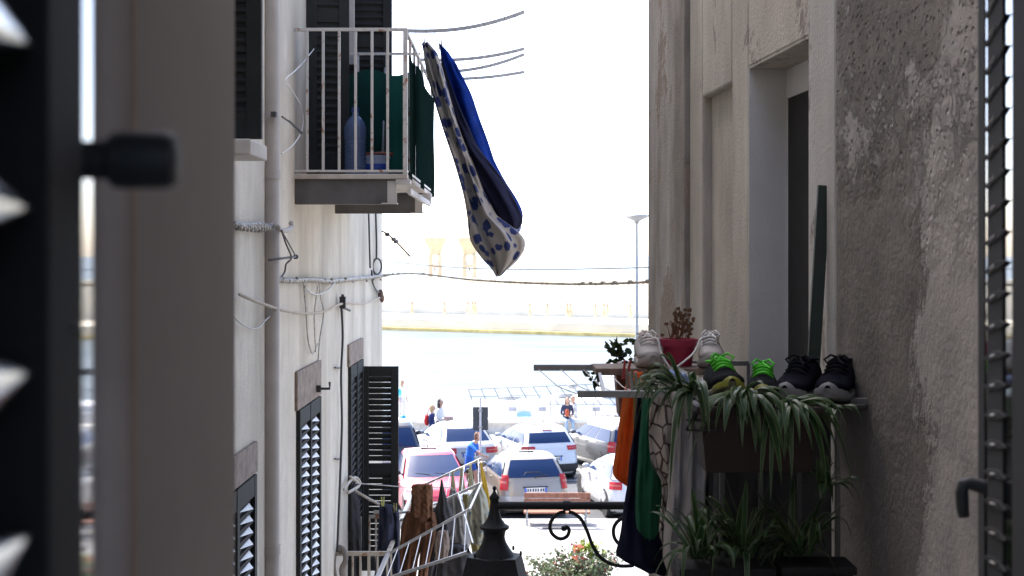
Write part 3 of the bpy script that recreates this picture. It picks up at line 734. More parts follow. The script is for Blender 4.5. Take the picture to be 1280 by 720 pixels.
# ------------------------------------------------------------------ cloth
def cloth(name,label,cat,rows,D,mat,depth=.12,folds=3,amp=.02,seed=0,group=None,n=44,steps=46,tilt=0,depthmin=.012):
    "folded hanging cloth; rows = (pixel y, left px, right px) at distance D, lofted as a closed bundle of folds"
    rnd=random.Random(seed); ph=[rnd.random()*6.28 for _ in range(6)]
    ys=[r[0] for r in rows]; rings=[]
    def at(y,k):
        for i in range(len(rows)-1):
            if y<=ys[i+1]:
                t=(y-ys[i])/(ys[i+1]-ys[i]); s_=lambda q: rows[max(0,min(len(rows)-1,q))][k]
                p0,p1,p2,p3=s_(i-1),s_(i),s_(i+1),s_(i+2)
                return lerp(lerp(p1,p2,t),.5*(2*p1+(p2-p0)*t+(2*p0-5*p1+4*p2-p3)*t*t+(3*p1-p0-3*p2+p3)*t**3),.6)
        return rows[-1][k]
    for i in range(steps+1):
        t=i/steps; y=lerp(ys[0],ys[-1],t); l,r=at(y,1),at(y,2); Dz=D+tilt*t
        cx=((l+r)/2-640)*Dz/F; hw=max(.004,(r-l)/2*Dz/F); z=ZC-(y-320)*Dz/F
        hd=max(depthmin,min(depth,hw*1.2)); ring=[]
        for j in range(n):
            a=2*math.pi*j/n; c=math.cos(a); s_=math.sin(a)
            f=amp*min(1,hw/.08)*(math.sin(c*folds*2.1+ph[0]+t*2.0)+.6*math.sin(c*folds*4.7+ph[1]-t*3.1)+.35*math.sin(c*3+t*9+ph[2])+.25*math.sin(t*17+c*5+ph[4])+.22*math.sin(t*31-c*11+ph[0])+.18*math.sin(c*folds*11+t*5+ph[5]))
            x=cx+hw*c*(1+.02*math.sin(t*21+ph[3])); yy=Dz+hd*s_*.8+(f if s_<=0 else f*.9)
            ring.append((x,yy,z+.006*math.sin(c*9+ph[5])))
        rings.append(ring)
    b=MB(); b.loft(rings); return tag(obj(name,b,mat,None,smooth=True),label,cat,group)
def peg(px,py,D,label,mat,h=.075,tiltx=0):
    t=thing('clothes_peg',label,'clothes peg',tuple(P(px,py,D))); c=P(px,py,D)
    for s_ in(-1,1):
        b=MB(); b.hexa([c+Vector(v) for v in ((-.006+s_*.007,-.006,-h/2),(.006+s_*.007,-.006,-h/2),(.006+s_*.007,.006,-h/2),(-.006+s_*.007,.006,-h/2),(-.004+s_*.011+tiltx,-.006,h/2),(.004+s_*.011+tiltx,-.006,h/2),(.004+s_*.011+tiltx,.006,h/2),(-.004+s_*.011+tiltx,.006,h/2))]); obj('prong',b,mat,t)
cloth('hanging_sheet','grey white cotton sheet with blue motifs blowing from the upper balcony line','sheet',
 [(54,527,536),(64,529,546),(80,531,552),(120,541,562),(160,553,575),(200,567,590),(240,578,606),(270,584,622),(288,586,646),(300,588,656),(312,594,656),(325,604,648),(335,614,637),(345,620,626)],10.5,m_patt,.22,2.6,.045,3)
cloth('hanging_sheet','royal blue cotton sheet blowing beside the motif sheet from the upper balcony','sheet',
 [(56,549,552),(64,550,560),(80,552,571),(120,557,590),(160,564,604),(200,579,618),(230,594,634),(255,609,649),(268,616,654),(278,622,653),(284,630,648)],10.75,m_blue,.24,1.6,.030,11)
cloth('hanging_sheet','small pale blue cloth peeping out under the royal blue sheet','sheet',[(268,628,650),(284,628,652),(296,630,648)],10.62,m_lightblue,.05,2,.01,5)
bs_=[o for o in bpy.data.objects if o.get('label','').startswith('royal blue')][0]
o_=cloth('shaded_fold',None,None,[(70,551,553),(100,553,562),(140,557,578),(180,566,596),(215,582,622),(240,597,639),(268,612,652.5),(279,622,653),(286,632,648)],10.60,m_navy,.10,1.8,.03,13); o_.parent=bs_  # navy piece painted as the shaded lower part of the blue sheet
peg(532,53,10.5,'small wooden peg holding the motif sheet on the upper drying line',m_wood,h=.09); peg(550.5,54,10.75,'small wooden peg holding the royal blue sheet on the upper drying line',m_wood,h=.09)
# laundry on the right
cloth('hanging_shirt','orange cotton shirt hanging at the end of the right drying rack','shirt',[(466,786,803),(490,780,804),(520,775,801),(560,770,797),(595,766,794),(603,778,794),(607,784,793)],5.72,m_orange,.16,2.6,.028,21,tilt=-.05)
cloth('hanging_cloth','narrow brown cloth hanging behind the orange shirt at the rack end','cloth',[(462,770,800),(490,772,800),(515,777,798),(524,784,797)],6.0,M('brown_knit',(.16,.055,.03),.9),.10,2,.02,22)
cloth('hanging_cloth','narrow mustard knit scarf squeezed between orange shirt and navy dress','scarf',[(478,791,809),(530,792,807),(580,794,806),(606,796,804)],5.52,m_must,.14,2,.015,23)
cloth('hanging_dress','long navy cotton dress hanging lowest and outermost on the right rack','dress',[(495,796,822),(560,789,824),(610,783,828),(660,777,834),(697,770,846),(703,782,850),(712,800,858)],5.38,m_navy,.20,3,.03,24)
cloth('knit_jumper','dark green knit top hanging between navy dress and veined scarf','top',[(492,803,828),(540,800,830),(580,797,828),(630,794,826),(662,796,824),(673,804,818)],5.18,m_green,.16,3,.02,25)
cloth('hanging_scarf','beige scarf with dark veins and knotted loops hanging on the right rack','scarf',[(480,818,850),(510,812,852),(545,810,852),(580,814,854),(602,826,856),(640,826,858),(672,824,860),(694,834,858)],4.98,m_gir,.16,3,.026,26)
cloth('hanging_trousers','long grey beige trousers hanging nearest the planter on the right rack','trousers',[(488,842,880),(520,840,882),(580,838,884),(640,834,883),(700,829,876),(722,836,874),(770,838,880)],4.76,m_beige,.12,4.2,.03,27)
cloth('hanging_cloth','black cloth hanging straight down behind the balcony planter','cloth',[(560,872,905),(640,872,920),(700,872,925),(800,874,926)],4.85,m_blackc,.1,4,.02,28)
cloth('folded_towel','pale folded towel tucked behind the right balcony bars','towel',[(592,912,958),(604,914,962),(616,918,950),(622,926,944)],4.72,m_white,.1,2,.02,29)
peg(787,473,5.3,'wooden clothes peg with grey tip on the front line of the right rack',m_wood); peg(781,462,5.7,'red clothes peg clipped near the orange shirt',M('red_plastic',(.32,.03,.03),.5),tiltx=.012); peg(794,478,5.25,'grey clothes peg clipped beside the wooden one',m_rackg,tiltx=-.01)
cloth('hanging_cloth','pale bluish cloth edge lying over the right rack lines','cloth',[(464,820,838),(468,830,856),(474,842,860),(478,852,862)],5.1,m_lightblue,.05,2,.006,33)

# ------------------------------------------------------------------ pots and shoes
mp=thing('flower_pot','magenta plastic pot of dry stems between the white trainers','flower pot',(.71,5.92,ZC-.456))
c0=Vector(((848-640)*5.92/F,5.92,ZC-.456)); b=MB(); b.lathe([(0,0),(.055,0),(.069,.082),(.080,.082),(.083,.112),(.076,.112),(.071,.095),(0,.095)],c0,n=28); obj('pot',b,m_mag,mp,smooth=True,auto=40)
b=MB(); rnd=random.Random(3)
for i in range(16):
    a=rnd.random()*6.28; r0=rnd.random()*.05; p=c0+Vector((r0*math.cos(a),r0*math.sin(a),.09)); q=p+Vector((rnd.uniform(-.03,.05),rnd.uniform(-.03,.03),rnd.uniform(.07,.15))); b.tube([p,p.lerp(q,.5)+Vector((rnd.uniform(-.01,.01),0,0)),q,q+Vector((.02,0,-.012))],[.0025,.002,.0016,.001],5)
    for k in range(3):
        e=q+Vector((rnd.uniform(-.02,.03),rnd.uniform(-.02,.02),rnd.uniform(-.06,.01))); b.box(e,(.016,.003,.012),rot=Matrix.Rotation(rnd.random()*3,3,'Y'))
obj('dry_plant',b,m_sprig,mp)
tp=thing('planter','brown planter with a small ivy hung at the far corner of the right balcony','planter',(.5,6.25,ZC-.47))
b=MB(); x0=(768-640)*6.25/F; x1=(806-640)*6.25/F
b.hexa([(x0+.015,6.15,ZC-.70),(x1-.015,6.15,ZC-.70),(x1-.015,6.33,ZC-.70),(x0+.015,6.33,ZC-.70),(x0,6.13,ZC-.468),(x1+.05,6.13,ZC-.468),(x1+.05,6.35,ZC-.468),(x0,6.35,ZC-.468)]); obj('box',b,m_brownbox,tp,bevel=.006)
def leaf(b,c,s,rnd,mi=0):
    a=rnd.random()*6.28; t=rnd.uniform(-.9,.9); d=Vector((math.cos(a)*math.cos(t),math.sin(a)*math.cos(t),math.sin(t))); w=d.cross(Vector((rnd.uniform(-1,1),rnd.uniform(-1,1),rnd.uniform(-.3,1)))).normalized()*s*.36; n=d.cross(w).normalized()*s*.12
    b.add([c,c+d*s*.35+w-n,c+d*s*.75+w*.6-n,c+d*s,c+d*s*.75-w*.6-n,c+d*s*.35-w-n],[(0,1,2,3),(0,3,4,5)],mi)
b=MB(); rnd=random.Random(8)
def ivy(path,k,s):
    q=spline([P(*p) for p in path],6); b.tube(q,.004,5)
    for i in range(k):
        p=q[rnd.randrange(len(q))]; leaf(b,p+Vector((rnd.uniform(-.02,.02),rnd.uniform(-.02,.02),rnd.uniform(-.01,.03))),s*rnd.uniform(.7,1.3),rnd)
ivy([(790,458,6.2),(778,448,6.2),(768,440,6.2),(756,434,6.2)],34,.036); ivy([(785,458,6.2),(774,440,6.2),(770,430,6.2)],20,.04); ivy([(780,458,6.2),(762,452,6.2),(752,462,6.1),(746,470,6.05),(742,480,6.0),(745,490,6.0)],16,.034); ivy([(796,456,6.2),(794,440,6.2),(793,426,6.2)],14,.03)
obj('ivy',b,m_ivy,tp)
cloth('terracotta_cloth','rust brown cloth hung down from the ivy planter behind the lines','cloth',[(470,771,796),(500,773,800),(520,776,803)],6.12,m_brownbox,.04,2,.008,31)

def shoe(label,loc,rz,mats,group,size=1.0,pitch=0,lace_col=None,H=1.0):
    "trainer, toe towards -y before rotation; loc = centre of the sole on its shelf"
    up,so_,tr,la=mats[:4]
    t=thing('trainer',label,'shoe',loc,rz,group); t.rotation_euler=(pitch,0,rz); t.scale=(size,size,size)
    Ls=[-.145,-.138,-.12,-.09,-.05,0,.05,.10,.135,.145]; Wd=[.012,.030,.044,.051,.052,.046,.040,.039,.030,.012]
    b=MB(); rings=[]
    for y,w in zip(Ls,Wd):
        lift=.014*max(0,(-y-.09)/.05)**1.5; hz=.030+(.006 if y>.05 else 0)
        rings.append([(w*1.06*c*(abs(c)**-.35 if abs(c)>.01 else 1),y,lift+hz*.5+hz*.5*s_*(abs(s_)**-.5 if abs(s_)>.01 else 1)) for c,s_ in [(math.cos(6.2832*j/20+.157),math.sin(6.2832*j/20+.157)) for j in range(20)]])
    b.loft(rings); obj('sole',b,so_,t,smooth=True,local=True,auto=50)
    top=[.040,.052,.064,.074,.092,.112,.122,.124,.118,.060]; b=MB(); rings=[]
    for y,w,h in zip(Ls,Wd,top):
        h*=H; lift=.014*max(0,(-y-.09)/.05)**1.5; ring=[]
        for j in range(22):
            a=2*math.pi*j/22; c=math.cos(a); s_=math.sin(a)
            wd=w*(1-.28*max(0,s_)**1.5*(1 if y>-.1 else .4)); ring.append((wd*c*(abs(c)**-.3 if abs(c)>.02 else 1),y*.99,lift+.020+(h-.020)*(.5+.5*s_) if s_>0 else lift+.02+(h-.02)*.5*(1+s_)))
        rings.append(ring)
    b.loft(rings); obj('upper',b,up,t,smooth=True,local=True,auto=70)
    b=MB(); b.grid([[(x*(1-.1*i),lerp(-.04,.035,i/5),.086*H+.05*H*(i/5)**.8+.006-abs(x)*.28) for x in (-.026,-.013,0,.013,.026)] for i in range(6)]); b.grid([[(x*(1-.1*i),lerp(-.04,.035,i/5)+.004,.080*H+.05*H*(i/5)**.8+.004-abs(x)*.28) for x in (.026,.013,0,-.013,-.026)] for i in range(6)]); obj('tongue',b,tr,t,smooth=True,local=True)
    b=MB(); b.lathe([(0,.115*H),(.026,.126*H),(.030,.128*H),(.034,.122*H)],(0,.088,0),n=18); obj('collar',b,tr,t,smooth=True,local=True)
    b=MB()
    for i in range(4):
        y=-.052+i*.021; z=.090*H+i*.0105*H; b.tube([(-.033,y+.006,z-.008),(-.016,y,z+.006),(0,y-.003,z+.0095),(.016,y,z+.006),(.033,y+.006,z-.008)],.0042,6)
    for s_ in(-1,1): b.tube([(0,.012,.132*H),(s_*.02,-.002,.142*H),(s_*.036,-.018,.128*H),(s_*.022,-.030,.114*H),(0,.006,.130*H)],.0036,6)
    obj('lace',b,la,t,smooth=True,local=True)
    b=MB(); rings=[]
    for y,w,h in zip(Ls[:4],Wd[:4],[.036,.046,.055,.058]):
        lift=.014*max(0,(-y-.09)/.05)**1.5
        rings.append([(w*1.045*math.cos(a),y-.003,lift+.014+(h-.012)*math.sin(a)) for a in [math.pi*j/12 for j in range(13)]])
    b.loft(rings,cap=False); 
    m=MB()
    for i in range(3): m.f+= []
    g=[r for r in rings]; m.grid(g); obj('toe_cap',m,mats[4] if len(mats)>4 else so_,t,smooth=True,local=True)
    return t
ms_w=M('off_white_leather',(.33,.305,.285),.6,var=.1,bump=.2); ms_ws=M('pale_rubber',(.33,.30,.27),.7); ms_p=M('pinkish_mesh',(.40,.27,.26),.8); ms_gl=M('grey_mesh',(.25,.25,.27),.8,bump=.4,bscale=200)
ms_k=M('black_mesh',(.012,.013,.016),.9,bump=.5,bscale=220,spec=.05); ms_ol=M('olive_translucent_rubber',(.075,.07,.035),.6); ms_ng=M('neon_green_lace',(.07,.50,.02),.7); ms_ye=M('yellow_green_rubber',(.19,.19,.015),.6); ms_nv=M('navy_mesh',(.007,.007,.013),.95,bump=.5,bscale=220,spec=.05); ms_wh=M('white_sole_rubber',(.17,.17,.17),.7)
ZS1=ZC-.4625; ZS2=ZC-.4565
shoe('off white trainer left of the magenta pot on the far plank',((809-640)*5.9/F,5.9,ZS2),R(3),(ms_w,ms_ws,ms_p,m_wire),'pair of off white trainers',1.04,R(0),H=1.0)
shoe('off white grey lined trainer right of the magenta pot on the far plank',((888-640)*5.9/F,5.9,ZS2),R(-6),(ms_w,ms_ws,ms_gl,m_wire),'pair of off white trainers',1.04,R(0),H=1.0)
shoe('black trainer with neon green laces and olive toe, the taller left one',((903-640)*4.5/F,4.5,ZS1+.010),R(4),(ms_k,ms_ol,ms_ng,ms_ng,ms_ye),'pair of neon laced trainers',1.02,R(-9))
shoe('black trainer with neon green laces and olive toe, the lower right one',((955-640)*4.5/F,4.52,ZS1-.006),R(-10),(ms_k,ms_ol,ms_ng,ms_ng,ms_ye),'pair of neon laced trainers',.98,R(-6))
shoe('dark navy trainer with white sole beside the neon laced pair',((1002-640)*4.55/F,4.58,ZS1),R(-28),(ms_nv,ms_wh,ms_nv,ms_k),'pair of dark navy trainers',1.10,R(0),H=.92)
shoe('dark navy trainer with white sole nearest the rough right wall',((1050-640)*4.55/F,4.58,ZS1),R(-24),(ms_nv,ms_wh,ms_nv,ms_k),'pair of dark navy trainers',1.10,R(0),H=.92)
# laces of the white trainers hanging between them
b=MB(); b.tube(spline([P(812,424,5.76),P(822,424,5.74),P(826,440,5.72),P(834,455,5.70),P(841,461,5.70),P(855,452,5.70),P(868,440,5.72),P(876,424,5.74),P(886,421,5.76)]),.0045,6); b.tube(spline([P(841,459,5.7),P(846,466,5.7),P(848,470,5.7)]),.004,6)
tag(obj('shoe_lace',b,m_wire,None,smooth=True),'long white lace looping down between the two off white trainers','shoe lace')

# planters and spider plants
pl=thing('planter','long dark terracotta planter hung on the near rail of the right balcony','planter',(.77,4.32,ZC-.65))
b=MB(); x0,x1=(872-640)*4.3/F,(1018-640)*4.3/F
b.hexa([(x0+.02,4.26,ZC-.65),(x1-.02,4.26,ZC-.65),(x1-.02,4.40,ZC-.65),(x0+.02,4.40,ZC-.65),(x0,4.235,ZC-.455),(x1,4.235,ZC-.455),(x1,4.41,ZC-.455),(x0,4.41,ZC-.455)]); b.span((x0-.012,4.222,ZC-.470),(x1+.012,4.42,ZC-.448)); obj('box',b,m_terra,pl,bevel=.004)
b=MB(); b.span((x0+.01,4.245,ZC-.452),(x1-.01,4.40,ZC-.444)); obj('soil',b,m_soil,pl)
b=MB()
for x in (x0-.01,):
    b.tube([(x-.03,4.25,ZC-.49),(x+.06,4.23,ZC-.49)],.004,6); b.tube([(x-.03,4.25,ZC-.52),(x+.06,4.23,ZC-.52)],.004,6); b.tube([(x-.03,4.25,ZC-.52),(x+.0,4.24,ZC-.46)],.004,6)
obj('bracket',b,m_blackm,pl)
def blade(b,p,az,L,up,droop,w,rnd):
    d=Vector((math.cos(az),math.sin(az),0)); sd_=Vector((-d.y,d.x,0)); g=[]; n=12
    for i in range(n+1):
        t=i/n; q=Vector(p)+d*L*(t*(1-.35*t))+Vector((0,0,up*t*2.2-droop*t*t))
        ww=w*(.35+.65*min(1,t*4))*(1-t**3)**.9+.0004; tw=.25*math.sin(t*3+az)
        s2=(sd_*math.cos(tw)+Vector((0,0,1))*math.sin(tw))
        g.append([q-s2*ww+Vector((0,0,ww*.5)),q-s2*ww*.78+Vector((0,0,ww*.36)),q-s2*ww*.12,q+s2*ww*.12,q+s2*ww*.78+Vector((0,0,ww*.36)),q+s2*ww+Vector((0,0,ww*.5))])
    o=len(b.v)
    for r in g: b.v+=r
    for i in range(n):
        for j in range(5):
            b.f.append([o+i*6+j,o+i*6+j+1,o+(i+1)*6+j+1,o+(i+1)*6+j]); b.m.append(1 if j in (0,4) else 0)
def spider(label,c,n,Lr,seed,az=(0,6.28),up=.08,droop=.25,w=.008,group='spider plants on the right balcony'):
    rnd=random.Random(seed); b=MB()
    for i in range(n):
        L=rnd.uniform(*Lr); a=rnd.uniform(*az); p=Vector(c)+Vector((rnd.uniform(-.03,.03),rnd.uniform(-.02,.02),0))
        blade(b,p,a,L,up*rnd.uniform(.4,1.3),droop*rnd.uniform(.6,1.4)*L/.2,w*rnd.uniform(.7,1.3),rnd)
    return tag(obj('spider_plant',b,[m_leafg,m_leafw],None,smooth=True,recalc=False),label,'plant',group)
spider('striped spider plant arching left over the rack end of the planter',P(862,494,4.3),28,(.15,.28),1,az=(2.2,5.0),up=.10,droop=.20,w=.0115)
spider('striped spider plant drooping over the middle of the terracotta planter',P(925,500,4.28),36,(.14,.29),2,az=(3.2,6.2),up=.06,droop=.19,w=.013)
spider('striped spider plant hanging over the right end of the terracotta planter',P(985,506,4.28),28,(.12,.26),4,az=(3.8,6.6),up=.04,droop=.19,w=.0115)
spider('dark spider plant against the rough wall right of the planter',P(1040,512,4.35),12,(.08,.16),5,az=(3.1,6.5),up=.03,droop=.12,w=.009)
spider('small spider plant tuft hanging from the rack beside the green top',P(815,488,4.7),22,(.06,.13),6,az=(2.5,6.6),up=.05,droop=.22,w=.007)
def trough(label,px0,px1,D,py):
    t=thing('planter',label,'planter',tuple(P((px0+px1)/2,py+40,D))); b=MB(); a=P(px0,py,D); c=P(px1,py,D); b.span((a.x,D-.07,a.z-.16),(c.x,D+.07,a.z)); b.span((a.x-.01,D-.08,a.z-.02),(c.x+.01,D+.08,a.z+.004)); obj('box',b,M('dark_trough_plastic',(.02,.02,.021),.7,spec=.2),t,bevel=.004)
trough('dark trough low on the near bars holding the leftmost low plants',850,960,4.34,706); trough('dark trough low on the near bars close to the wall',975,1060,4.34,704)
spider('low spider plant at the foot of the grey beige trousers',P(872,698,4.3),38,(.13,.26),7,up=.13,droop=.20,w=.009)
spider('low spider plant in front of the dark balcony bars',P(930,696,4.3),42,(.13,.27),9,up=.15,droop=.22,w=.009)
spider('low spider plant in the trough close to the right wall',P(1000,694,4.3),34,(.12,.25),10,up=.14,droop=.22,w=.0085)
spider('hanging spider plantlet under the right end of the planter',P(1035,608,4.3),20,(.06,.15),12,up=.06,droop=.16,w=.0085)
b=MB(); b.tube(spline([P(1000,505,4.28),P(1022,540,4.27),P(1034,580,4.28),P(1035,606,4.3)]),.002,5); tag(obj('plant_runner',b,m_leafg),'thin green runner from the planter down to the hanging plantlet','plant runner')

# ------------------------------------------------------------------ iron street lamp on a wall arm
LD_=7.6; sc=LD_/F
lp=thing('street_lamp','black wrought iron lantern on a scrolled wall arm in the lower middle','street lamp',tuple(P(618,690,LD_)))
cx=P(618,0,LD_).x
def zz(py): return ZC-(py-320)*sc
prof=[(0.4,607.6),(2.2,608.6),(2.6,610),(2.0,612),(1.4,613.5),(2.2,615.5),(3.5,617.5),(6.2,621),(6.4,623.5),(5.2,625),(5.6,633),(6.6,640),(9.0,648),(11,651),(14,655),(18.5,657.5),(18.2,660.5),(14.5,663),(13.5,667),(13.0,671),(14.5,677),(19,685),(24,692),(26,695)]
b=MB(); b.lathe([(r*sc,zz(y)) for r,y in prof][::-1],(cx,LD_,0),n=24); obj('finial',b,m_iron,lp,smooth=True,auto=45)
b=MB(); b.lathe([(44*sc*1.03,zz(724)),(42*sc,zz(719)),(36*sc,zz(697)),(35.5*sc,zz(694.5)),(25*sc,zz(694))],(cx,LD_,0),n=6,phase=.3); b.lathe([(46*sc,zz(727)),(47*sc,zz(724)),(44*sc,zz(722))],(cx,LD_,0),n=6,phase=.3); obj('hood',b,m_iron,lp)
b=MB(); b.lathe([(28*sc,zz(800)),(43*sc,zz(727))],(cx,LD_,0),n=6,phase=.3); obj('lamp_glass',b,M('smoky_glass',(.05,.05,.05),.1),lp)
b=MB()
for j in range(6):
    a=.3+j*math.pi/3; b.tube([(cx+45*sc*math.cos(a),LD_+45*sc*math.sin(a),zz(726)),(cx+30*sc*math.cos(a),LD_+30*sc*math.sin(a),zz(801))],.008,6)
    b.ball((cx+34*sc*math.cos(a+.5),LD_+34*sc*math.sin(a+.5),zz(690)),(.007,.007,.016),8)
b.lathe([(31*sc,zz(806)),(31*sc,zz(799))],(cx,LD_,0),n=6,phase=.3); obj('lantern_frame',b,m_iron,lp)
b=MB(); wq=rp(LD_,.025,0).x; b.tube([(cx+.012,LD_,zz(632)),(wq+.03,LD_,zz(632))],.0215,14); b.tube([P(704,632,LD_),P(713,632,LD_)],.028,14); b.box((wq-.01,LD_,zz(640)),(.03,.10,.34)); obj('arm',b,m_iron,lp,smooth=True,auto=40)
def scroll(ox,name='scroll'):
    b=MB()
    L_=[(707+ox,640),(700+ox,641),(692+ox,647),(687.5+ox,656),(689+ox,665),(695+ox,671.5),(702+ox,673.5),(709+ox,670),(711.5+ox,663),(708.5+ox,658.5),(704.5+ox,660)]
    b.tube(spline([P(x,y,LD_) for x,y in L_],6),.0098,10); b.ball(P(705+ox,660.5,LD_),.016,10)
    R_=[(711+ox,640),(718+ox,642),(727+ox,650),(734+ox,664),(740+ox,680),(749+ox,695),(762+ox,704),(776+ox,707.5),(792+ox,707)]
    b.tube(spline([P(x,y,LD_) for x,y in R_],6),.0098,10)
    obj(name,b,m_iron,lp,smooth=True)
scroll(0); 
b=MB(); L_=[(794,640),(782,645),(772,652),(767,661),(768,672),(774,680),(782,684)]; b.tube(spline([P(x,y,LD_) for x,y in L_],6),.0098,10); b.tube([P(790,707,LD_),P(815,690,LD_),P(835,660,LD_)],.0098,10); obj('scroll',b,m_iron,lp,smooth=True)
# ------------------------------------------------------------------ lower left balcony with laundry
LZ=ZC-2.51; LF=ZC-3.52; lbx=-1.046
lb=thing('balcony','lower left balcony with worn beige railing and tilted drying frames','balcony',(-1.3,13.4,LF))
m=MB(); m.span((lx(13)-.02,12.0-.03,LF-.14),(lbx+.03,15.3,LF)); obj('slab',m,m_slab,lb)
m=MB(); m.bar((lx(12)+.0,12,LZ),(lbx,12,LZ),.03,.035); m.bar((lx(12),12,LF+.08),(lbx,12,LF+.08),.02,.02)
for px in (431,441,450.5,460.5,472,484): x=(px-640)*12/F; m.span((x-.008,11.992,LF),(x+.008,12.008,LZ))
obj('railing',m,m_railb,lb)
m=MB(); m.bar((lbx,12.02,LZ),(lbx,15.3,LZ),.03,.03)
for i in range(1,12): y=12+i*.3; m.span((lbx-.008,y-.008,LF),(lbx+.008,y+.008,LZ))
obj('railing',m,m_railb,lb)
m=MB(); m.bar((lx(13.7)+.1,13.7,LZ),((474-640)*13.7/F,13.7,LZ),.03,.03)
for px in (451,462,470): x=(px-640)*13.7/F; m.span((x-.008,13.692,LF),(x+.008,13.708,LZ))
m.bar(P(467,640,13.6),P(474,640,13.6),.03,.03); obj('railing',m,m_railb,lb)
def frame(label,D1,b1,t1,D0,b0,t0,n):
    t=thing('laundry_rack',label,'drying rack',tuple(P(b1[0],b1[1],D1)),0,'tilted drying frames of the lower left balcony')
    B1,T1,B0,T0=P(b1[0],b1[1],D1),P(t1[0],t1[1],D1),P(b0[0],b0[1],D0),P(t0[0],t0[1],D0)
    for p,q in((B1,T1),(B0,T0)): m=MB(); m.bar(p,q,.028,.022); obj('arm',m,m_alu,t)
    m=MB(); m.bar(B1,B0,.03,.03); obj('inner_bar',m,m_alu,t)
    m=MB()
    for i in range(n): f=.12+.84*i/(n-1); m.tube([B1.lerp(T1,f),B0.lerp(T0,f)],.0042,5)
    obj('line',m,m_wire,t); return T1,T0
T1,T0=frame('nearer tilted drying frame with bare white lines above the lantern',12.0,(485,692.5),(587,636.5),10.9,(469,728),(585,690),7)
T3,T2=frame('farther tilted drying frame carrying the brown and yellow laundry',15.0,(517,612),(601.5,573.5),13.4,(502,650),(602,603.5),5)
m=MB(); m.bar(T2,T1,.014,.014); m.bar(P(573,617,13.0),P(591,679,11.4),.012,.012); tag(obj('frame_stay',m,m_alu),'crossed thin metal stays tying the tips of the two drying frames','rack stay')
m=MB(); m.tube(spline([pt(424,612,.04),pt(432,600,.05),pt(437,597,.06),pt(441,604,.07),pt(434,612,.07),P(455,620,12.6),P(475,631,12.7),P(494,640,12.8),P(508,640,12.9),P(530,637,13.1),P(545,632,13.4)]),.012,8)
m.tube(spline([pt(431,596,.05),pt(438,606,.08),pt(428,616,.05)]),.014,8); tag(obj('clothes_rope',m,m_rope,None,smooth=True),'pale knotted rope from the wall loop down to the lower laundry','rope')
m=MB(); m.tube([pt(433,604,.08),P(515,609.5,13.2),P(565,609.5,13.6)],.005,5); tag(obj('clothes_line',m,m_cab),'thin straight line running level above the lower balcony laundry','clothes line')
m=MB(); m.tube(spline([pt(419,690,.05),P(424,684,12.1),P(430,688,11.95),P(432,700,11.9),P(427,712,11.9),P(430,728,11.9)]),.022,8); m.tube(spline([P(420,688,12.05),P(417,705,11.9),P(420,730,11.9)]),.018,8); tag(obj('knotted_rag',m,cloth_mat('grey_rag',(.28,.25,.22)),None,smooth=True),'grey rag knotted round the wall end of the lower beige railing','rag')
m=MB(); m.tube(spline([P(424,617,12.9),P(430,618,12.9),P(436,616,12.9),P(437,610,12.9),P(434,605,12.9)]),.006,6); tag(obj('clothes_hanger',m,m_wire,None,smooth=True),'white clothes hanger hooked on the rope beside the lower wall','clothes hanger')
cloth('hanging_trousers','black trousers hanging from the white hanger by the lower wall','trousers',[(612,426,447),(640,425,450),(680,426,452),(730,428,452)],12.95,m_blackc,.12,3,.02,41)
cloth('hanging_trousers','faded navy trousers pegged on the rope above the beige railing','trousers',[(630,475,482),(634,475,496),(645,474,500),(670,473,499),(700,470,500),(740,466,502)],12.55,m_navy2,.1,3,.03,42)
peg(478.5,627,12.5,'yellow green clothes peg on the faded navy trousers, left one',M('yellow_green_plastic',(.42,.45,.12),.5),h=.08); peg(494,635,12.5,'olive clothes peg on the faded navy trousers, right one',M('olive_plastic',(.30,.27,.10),.5),h=.08)
cloth('folded_cloth','brown cloth folded square over the line in front of the pink car','cloth',[(606,516,540),(609,514,541),(625,514,541),(644,513,541),(646,514,540)],12.7,m_brown,.06,3.4,.02,43)
bt_=cloth('hanging_trousers','brown trousers hanging by the waist beneath the folded brown cloth','trousers',[(640,508,544),(646,505,545),(662,501,545),(680,500,528),(700,499,523),(740,497,518)],12.85,m_brown,.09,3.4,.028,53)
o_=cloth('trouser_leg',None,None,[(652,522,545),(662,524,545),(680,526,542),(700,524,537),(740,520,532)],12.8,m_brown,.08,3.4,.02,54); o_.parent=bt_
for k_ in ('label','category'):
    if k_ in o_: del o_[k_]
cloth('hanging_cloth','charcoal cloth added to fill the dark area behind the nearer drying frame','cloth',[(682,548,584),(700,540,592),(760,530,600)],13.6,m_blackc,.2,3,.03,55)  # dark filler added so bright paving does not show through here
cloth('hanging_jumper','black jumper pegged by its corner on the lower drying frame','jumper',[(600,551,553),(615,549,556),(628,547,560),(640,541,565),(660,540,570),(675,541,562),(690,536,550),(720,526,545)],13.0,m_blackc,.12,2.4,.025,44)
cloth('hanging_shirt','taupe cotton shirt hanging low beneath the black jumper','shirt',[(664,546,560),(680,543,562),(695,544,560),(703,548,556)],12.7,m_taupe,.1,2.4,.02,45)
cloth('hanging_cloth','long yellow cotton cloth at the outer end of the lower drying frame','cloth',[(578,600,602),(592,601,606),(610,603,610),(630,607,613),(640,611,614)],14.6,m_yell,.3,2,.015,46)
cloth('hanging_shirt','pale floral shirt hanging under the tips of the drying frames','shirt',[(606,596,602),(620,586,608),(640,584,612),(660,586,611),(680,592,604)],14.0,m_olive,.2,2.6,.03,47)
cloth('hanging_cloth','olive yellow cloth hanging long behind the frame stays','cloth',[(618,578,586),(640,579,592),(665,584,600),(690,590,606),(700,594,604)],14.2,cloth_mat('olive_cotton',(.30,.25,.11)),.2,2,.02,48)
